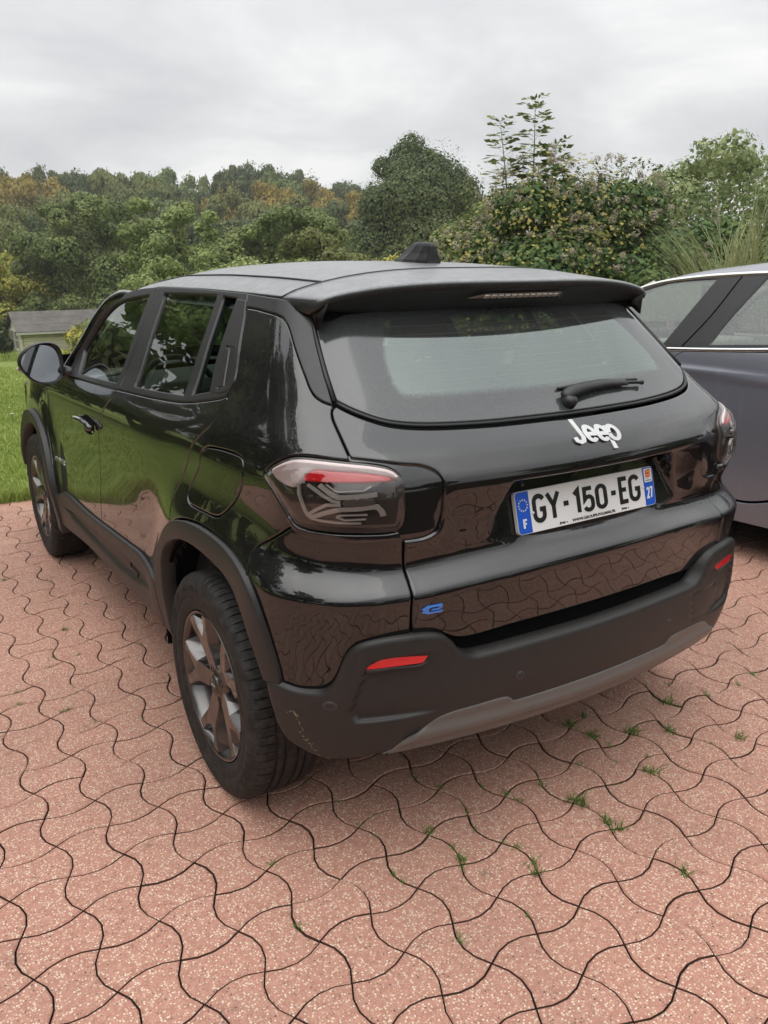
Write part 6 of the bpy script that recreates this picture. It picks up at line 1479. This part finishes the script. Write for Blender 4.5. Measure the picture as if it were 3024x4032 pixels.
BIGW = {27: 2.0, 29: 1.9, 30: 2.1, 31: 1.9, 32: 1.8, 33: 1.7, 35: 2.0, 44: 2.0, 45: 1.9, 46: 1.7, 47: 1.8, 16: 1.5, 15: 1.3, 10: 1.5, 57: 1.3, 28: 1.5, 48: 1.6, 8: 1.4}
# copies snap to the nearest joint between the blocks
def snap(p):
    q = np.linalg.solve(np.stack([PA, PB], 1), np.array(p)-P0_); i, j = np.floor(q); f = q-np.array([i, j]); best = None
    for s_ in np.linspace(0, 1, 21):
        for (o, dd, nn, a, par) in ((PA*i+PB*j, PA, np.array([0, 1.]), .021, 1), (PA*i+PB*(j+1), PA, np.array([0, 1.]), .021, -1), (PA*i+PB*j, PB, np.array([1., 0]), .025, -1), (PA*(i+1)+PB*j, PB, np.array([1., 0]), .025, 1)):
            sg = par*(1 if int(i+j) % 2 == 0 else -1); c = P0_+o+dd*s_+nn*a*sg*math.sin(math.pi*s_)**.85; d = np.linalg.norm(c-np.array(p))
            if best is None or d < best[0]: best = (d, c)
    return best[1]
for k, p in enumerate(WEEDS):
    c = snap(p); s = BIGW.get(k, random.uniform(.7, 1.1)); n = int(9+9*s); gx = RNG.normal(0, .006*s, n); gy = RNG.normal(0, .006*s, n)
    V, Fc = blades(n, (gx, gy), RNG.uniform(.012, .027, n)*s, .0028*s**.5, 1.6)
    o = mesh_obj('weed_tuft', V, Fc, M_WEED, smooth=False, loc=(c[0], c[1], -.008)); tag(o, 'small green grass weed sprouting from a joint in the paving', 'weed', 'weeds in the paving joints')
WHITE = m_simple('petal_white', (.75, .75, .72), .7); 
V, Fc = tube_mesh([(0, 0, 0), (.004, 0, .05), (.002, 0, .09)], .0025, 4); st0 = mesh_obj('stem', V, Fc, STEM)
pet = [(0, 0, .096)]; pf = []
for k in range(12):
    a = 2*math.pi*k/12; pet += [(.022*math.cos(a-.14), .022*math.sin(a-.14), .092), (.022*math.cos(a+.14), .022*math.sin(a+.14), .092)]; pf.append((0, 1+2*k, 2+2*k))
hd0 = mesh_obj('flower_head', pet, pf, WHITE); st0.parent = None
first = True
for k in range(16):
    d = random.uniform(6.6, 16); az = random.uniform(4, 11.5); x, y = spot(az, d)
    if y < LAWN_Y+.3: continue
    t = tag(empty('daisy', (x, y, gz(x, y))), 'white daisy standing in the lawn', 'flower', 'daisies in the lawn'); s = random.uniform(.9, 1.5); t.scale = (s, s, s)
    if first: st0.parent = t; hd0.parent = t; first = False
    else:
        for q in (st0, hd0): c = q.copy(); link(c, t)

# ------------------------------------------------------------------ what the paint mirrors: house and trees behind the photographer, trees beside the lawn
M_RENDER = m_plastic('pale_house_render', (.46, .43, .37), .85, .3, 120, .2, .1); M_SLATE = m_plastic('slate_roof', (.045, .047, .052), .6, .5, 60, .3, .1)
house = tag(empty('house', (-9.5, -13.5, 0)), 'pale rendered house with slate roof behind the photographer', 'house'); house.rotation_euler = (0, 0, R(-28))
bm = bmesh.new(); box(bm, (-5.5, -3.5, 0), (5.5, 3.5, 2.8)); bm_obj('wall', bm, M_RENDER, house)
V = [(-5.9, -4, 2.7), (5.9, -4, 2.7), (5.9, 0, 5.9), (-5.9, 0, 5.9), (-5.9, 4, 2.7), (5.9, 4, 2.7)]; mesh_obj('roof', V, [(0, 1, 2, 3), (3, 2, 5, 4), (0, 3, 4), (1, 5, 2)], M_SLATE, house, smooth=False)
bm = bmesh.new(); box(bm, (2.4, -.4, 5.0), (3.2, .4, 6.7)); bm_obj('chimney', bm, M_RENDER, house)
for xw in (-3.8, -1.4, 2.6):
    wn_ = empty('window', (0, 0, 0), house); bm = bmesh.new(); box(bm, (xw-.55, 3.5, .9), (xw+.55, 3.53, 2.2)); bm_obj('pane', bm, M_PANE, wn_)
    for lo_, hi_ in (((xw-.62, 3.5, .83), (xw-.55, 3.57, 2.27)), ((xw+.55, 3.5, .83), (xw+.62, 3.57, 2.27)), ((xw-.55, 3.5, 2.2), (xw+.55, 3.57, 2.27)), ((xw-.68, 3.5, .76), (xw+.68, 3.62, .83)), ((xw-.03, 3.53, .9), (xw+.03, 3.56, 2.2))): bm = bmesh.new(); box(bm, lo_, hi_); bm_obj('frame', bm, M_TRIM, wn_)
bm = bmesh.new(); box(bm, (.2, 3.5, 0), (1.2, 3.55, 2.1)); bm_obj('door', bm, m_simple('door_green', (.03, .06, .05), .4), house)
for i, (x, y, h, w, mt) in enumerate(((7.5, -9.5, 5.6, 5.0, G_MID), (11.0, -5.5, 5.2, 5.0, G_DARK), (1.0, -19.5, 8.0, 6.5, G_DARK), (13.0, -13.0, 9.0, 7.0, G_MID))):
    tree('garden_tree', ['leafy garden tree behind and right of the photographer', 'dark garden tree level with the grey car', 'tall dark tree beside the house', 'broad green tree far behind the grey car'][i], 'tree', x, y, -.05, h, w, mt, 2600, .26, 200+i, crown_lo=.15)
for i, (x, y, h, w) in enumerate(((-8.2, 5.4, 10.5, 6.5), (-5.2, 13.2, 10.0, 6.0), (-9.5, -2.2, 8.0, 6.0), (-8.4, 10.2, 10.5, 5.5))):
    tree('tall_lime', ['tall lime tree standing left of the paving', 'tall lime tree on the lawn just left of the shed view', 'lime tree between paving and house', 'lime tree between the two tall ones left of the lawn'][i], 'tree', x, y, -.05, h, w, (G_MID, G_OLIVE, G_DARK, G_DARK)[i], 11000, .22, 260+i, crown_lo=.12, nb=26, hollow=.25)
for i, (x, y, h, w, mt) in enumerate(((-9, 17, 5.2, 5.5, G_OLIVE), (-13, 7.5, 6.5, 6, G_DARK), (-6.5, 19, 4.6, 5, G_MID), (-12.5, 18, 7, 6.5, G_OLIVE), (-14.5, 1.5, 6.5, 6, G_MID), (-3.5, 24, 4.6, 5, G_YEL), (-15.5, -5.0, 5.5, 5.5, G_DARK), (-8, 30, 6, 7, G_DARK))):
    tree('lawn_tree', ['olive tree at the left edge of the lawn', 'dark tree left of the lawn', 'green tree at the far left of the lawn', 'olive tree behind the left lawn edge', 'green tree left of the paving', 'yellowish tree in the left corner of the lawn', 'dark tree by the house', 'dark tree behind the lawn corner'][i], 'tree', x, y, gz(x, y) if y > 4 else -.05, h, w, mt, 2600, .25, 300+i, crown_lo=.06)

# ------------------------------------------------------------------ thin damp air over the whole place
bm = bmesh.new(); box(bm, (-262, -262, -9), (262, 262, 40)); hz = bm_obj('haze', bm, None); tag(hz, kind='stuff')
hm = bpy.data.materials.new('damp_air'); hm.use_nodes = True; ht = hm.node_tree; ht.nodes.clear(); ho = ht.nodes.new('ShaderNodeOutputMaterial'); hv = ht.nodes.new('ShaderNodeVolumePrincipled')
hv.inputs['Color'].default_value = (.93, .95, 1, 1); hv.inputs['Density'].default_value = .0008; hv.inputs['Anisotropy'].default_value = .2; ht.links.new(hv.outputs[0], ho.inputs['Volume']); hz.data.materials.append(hm)
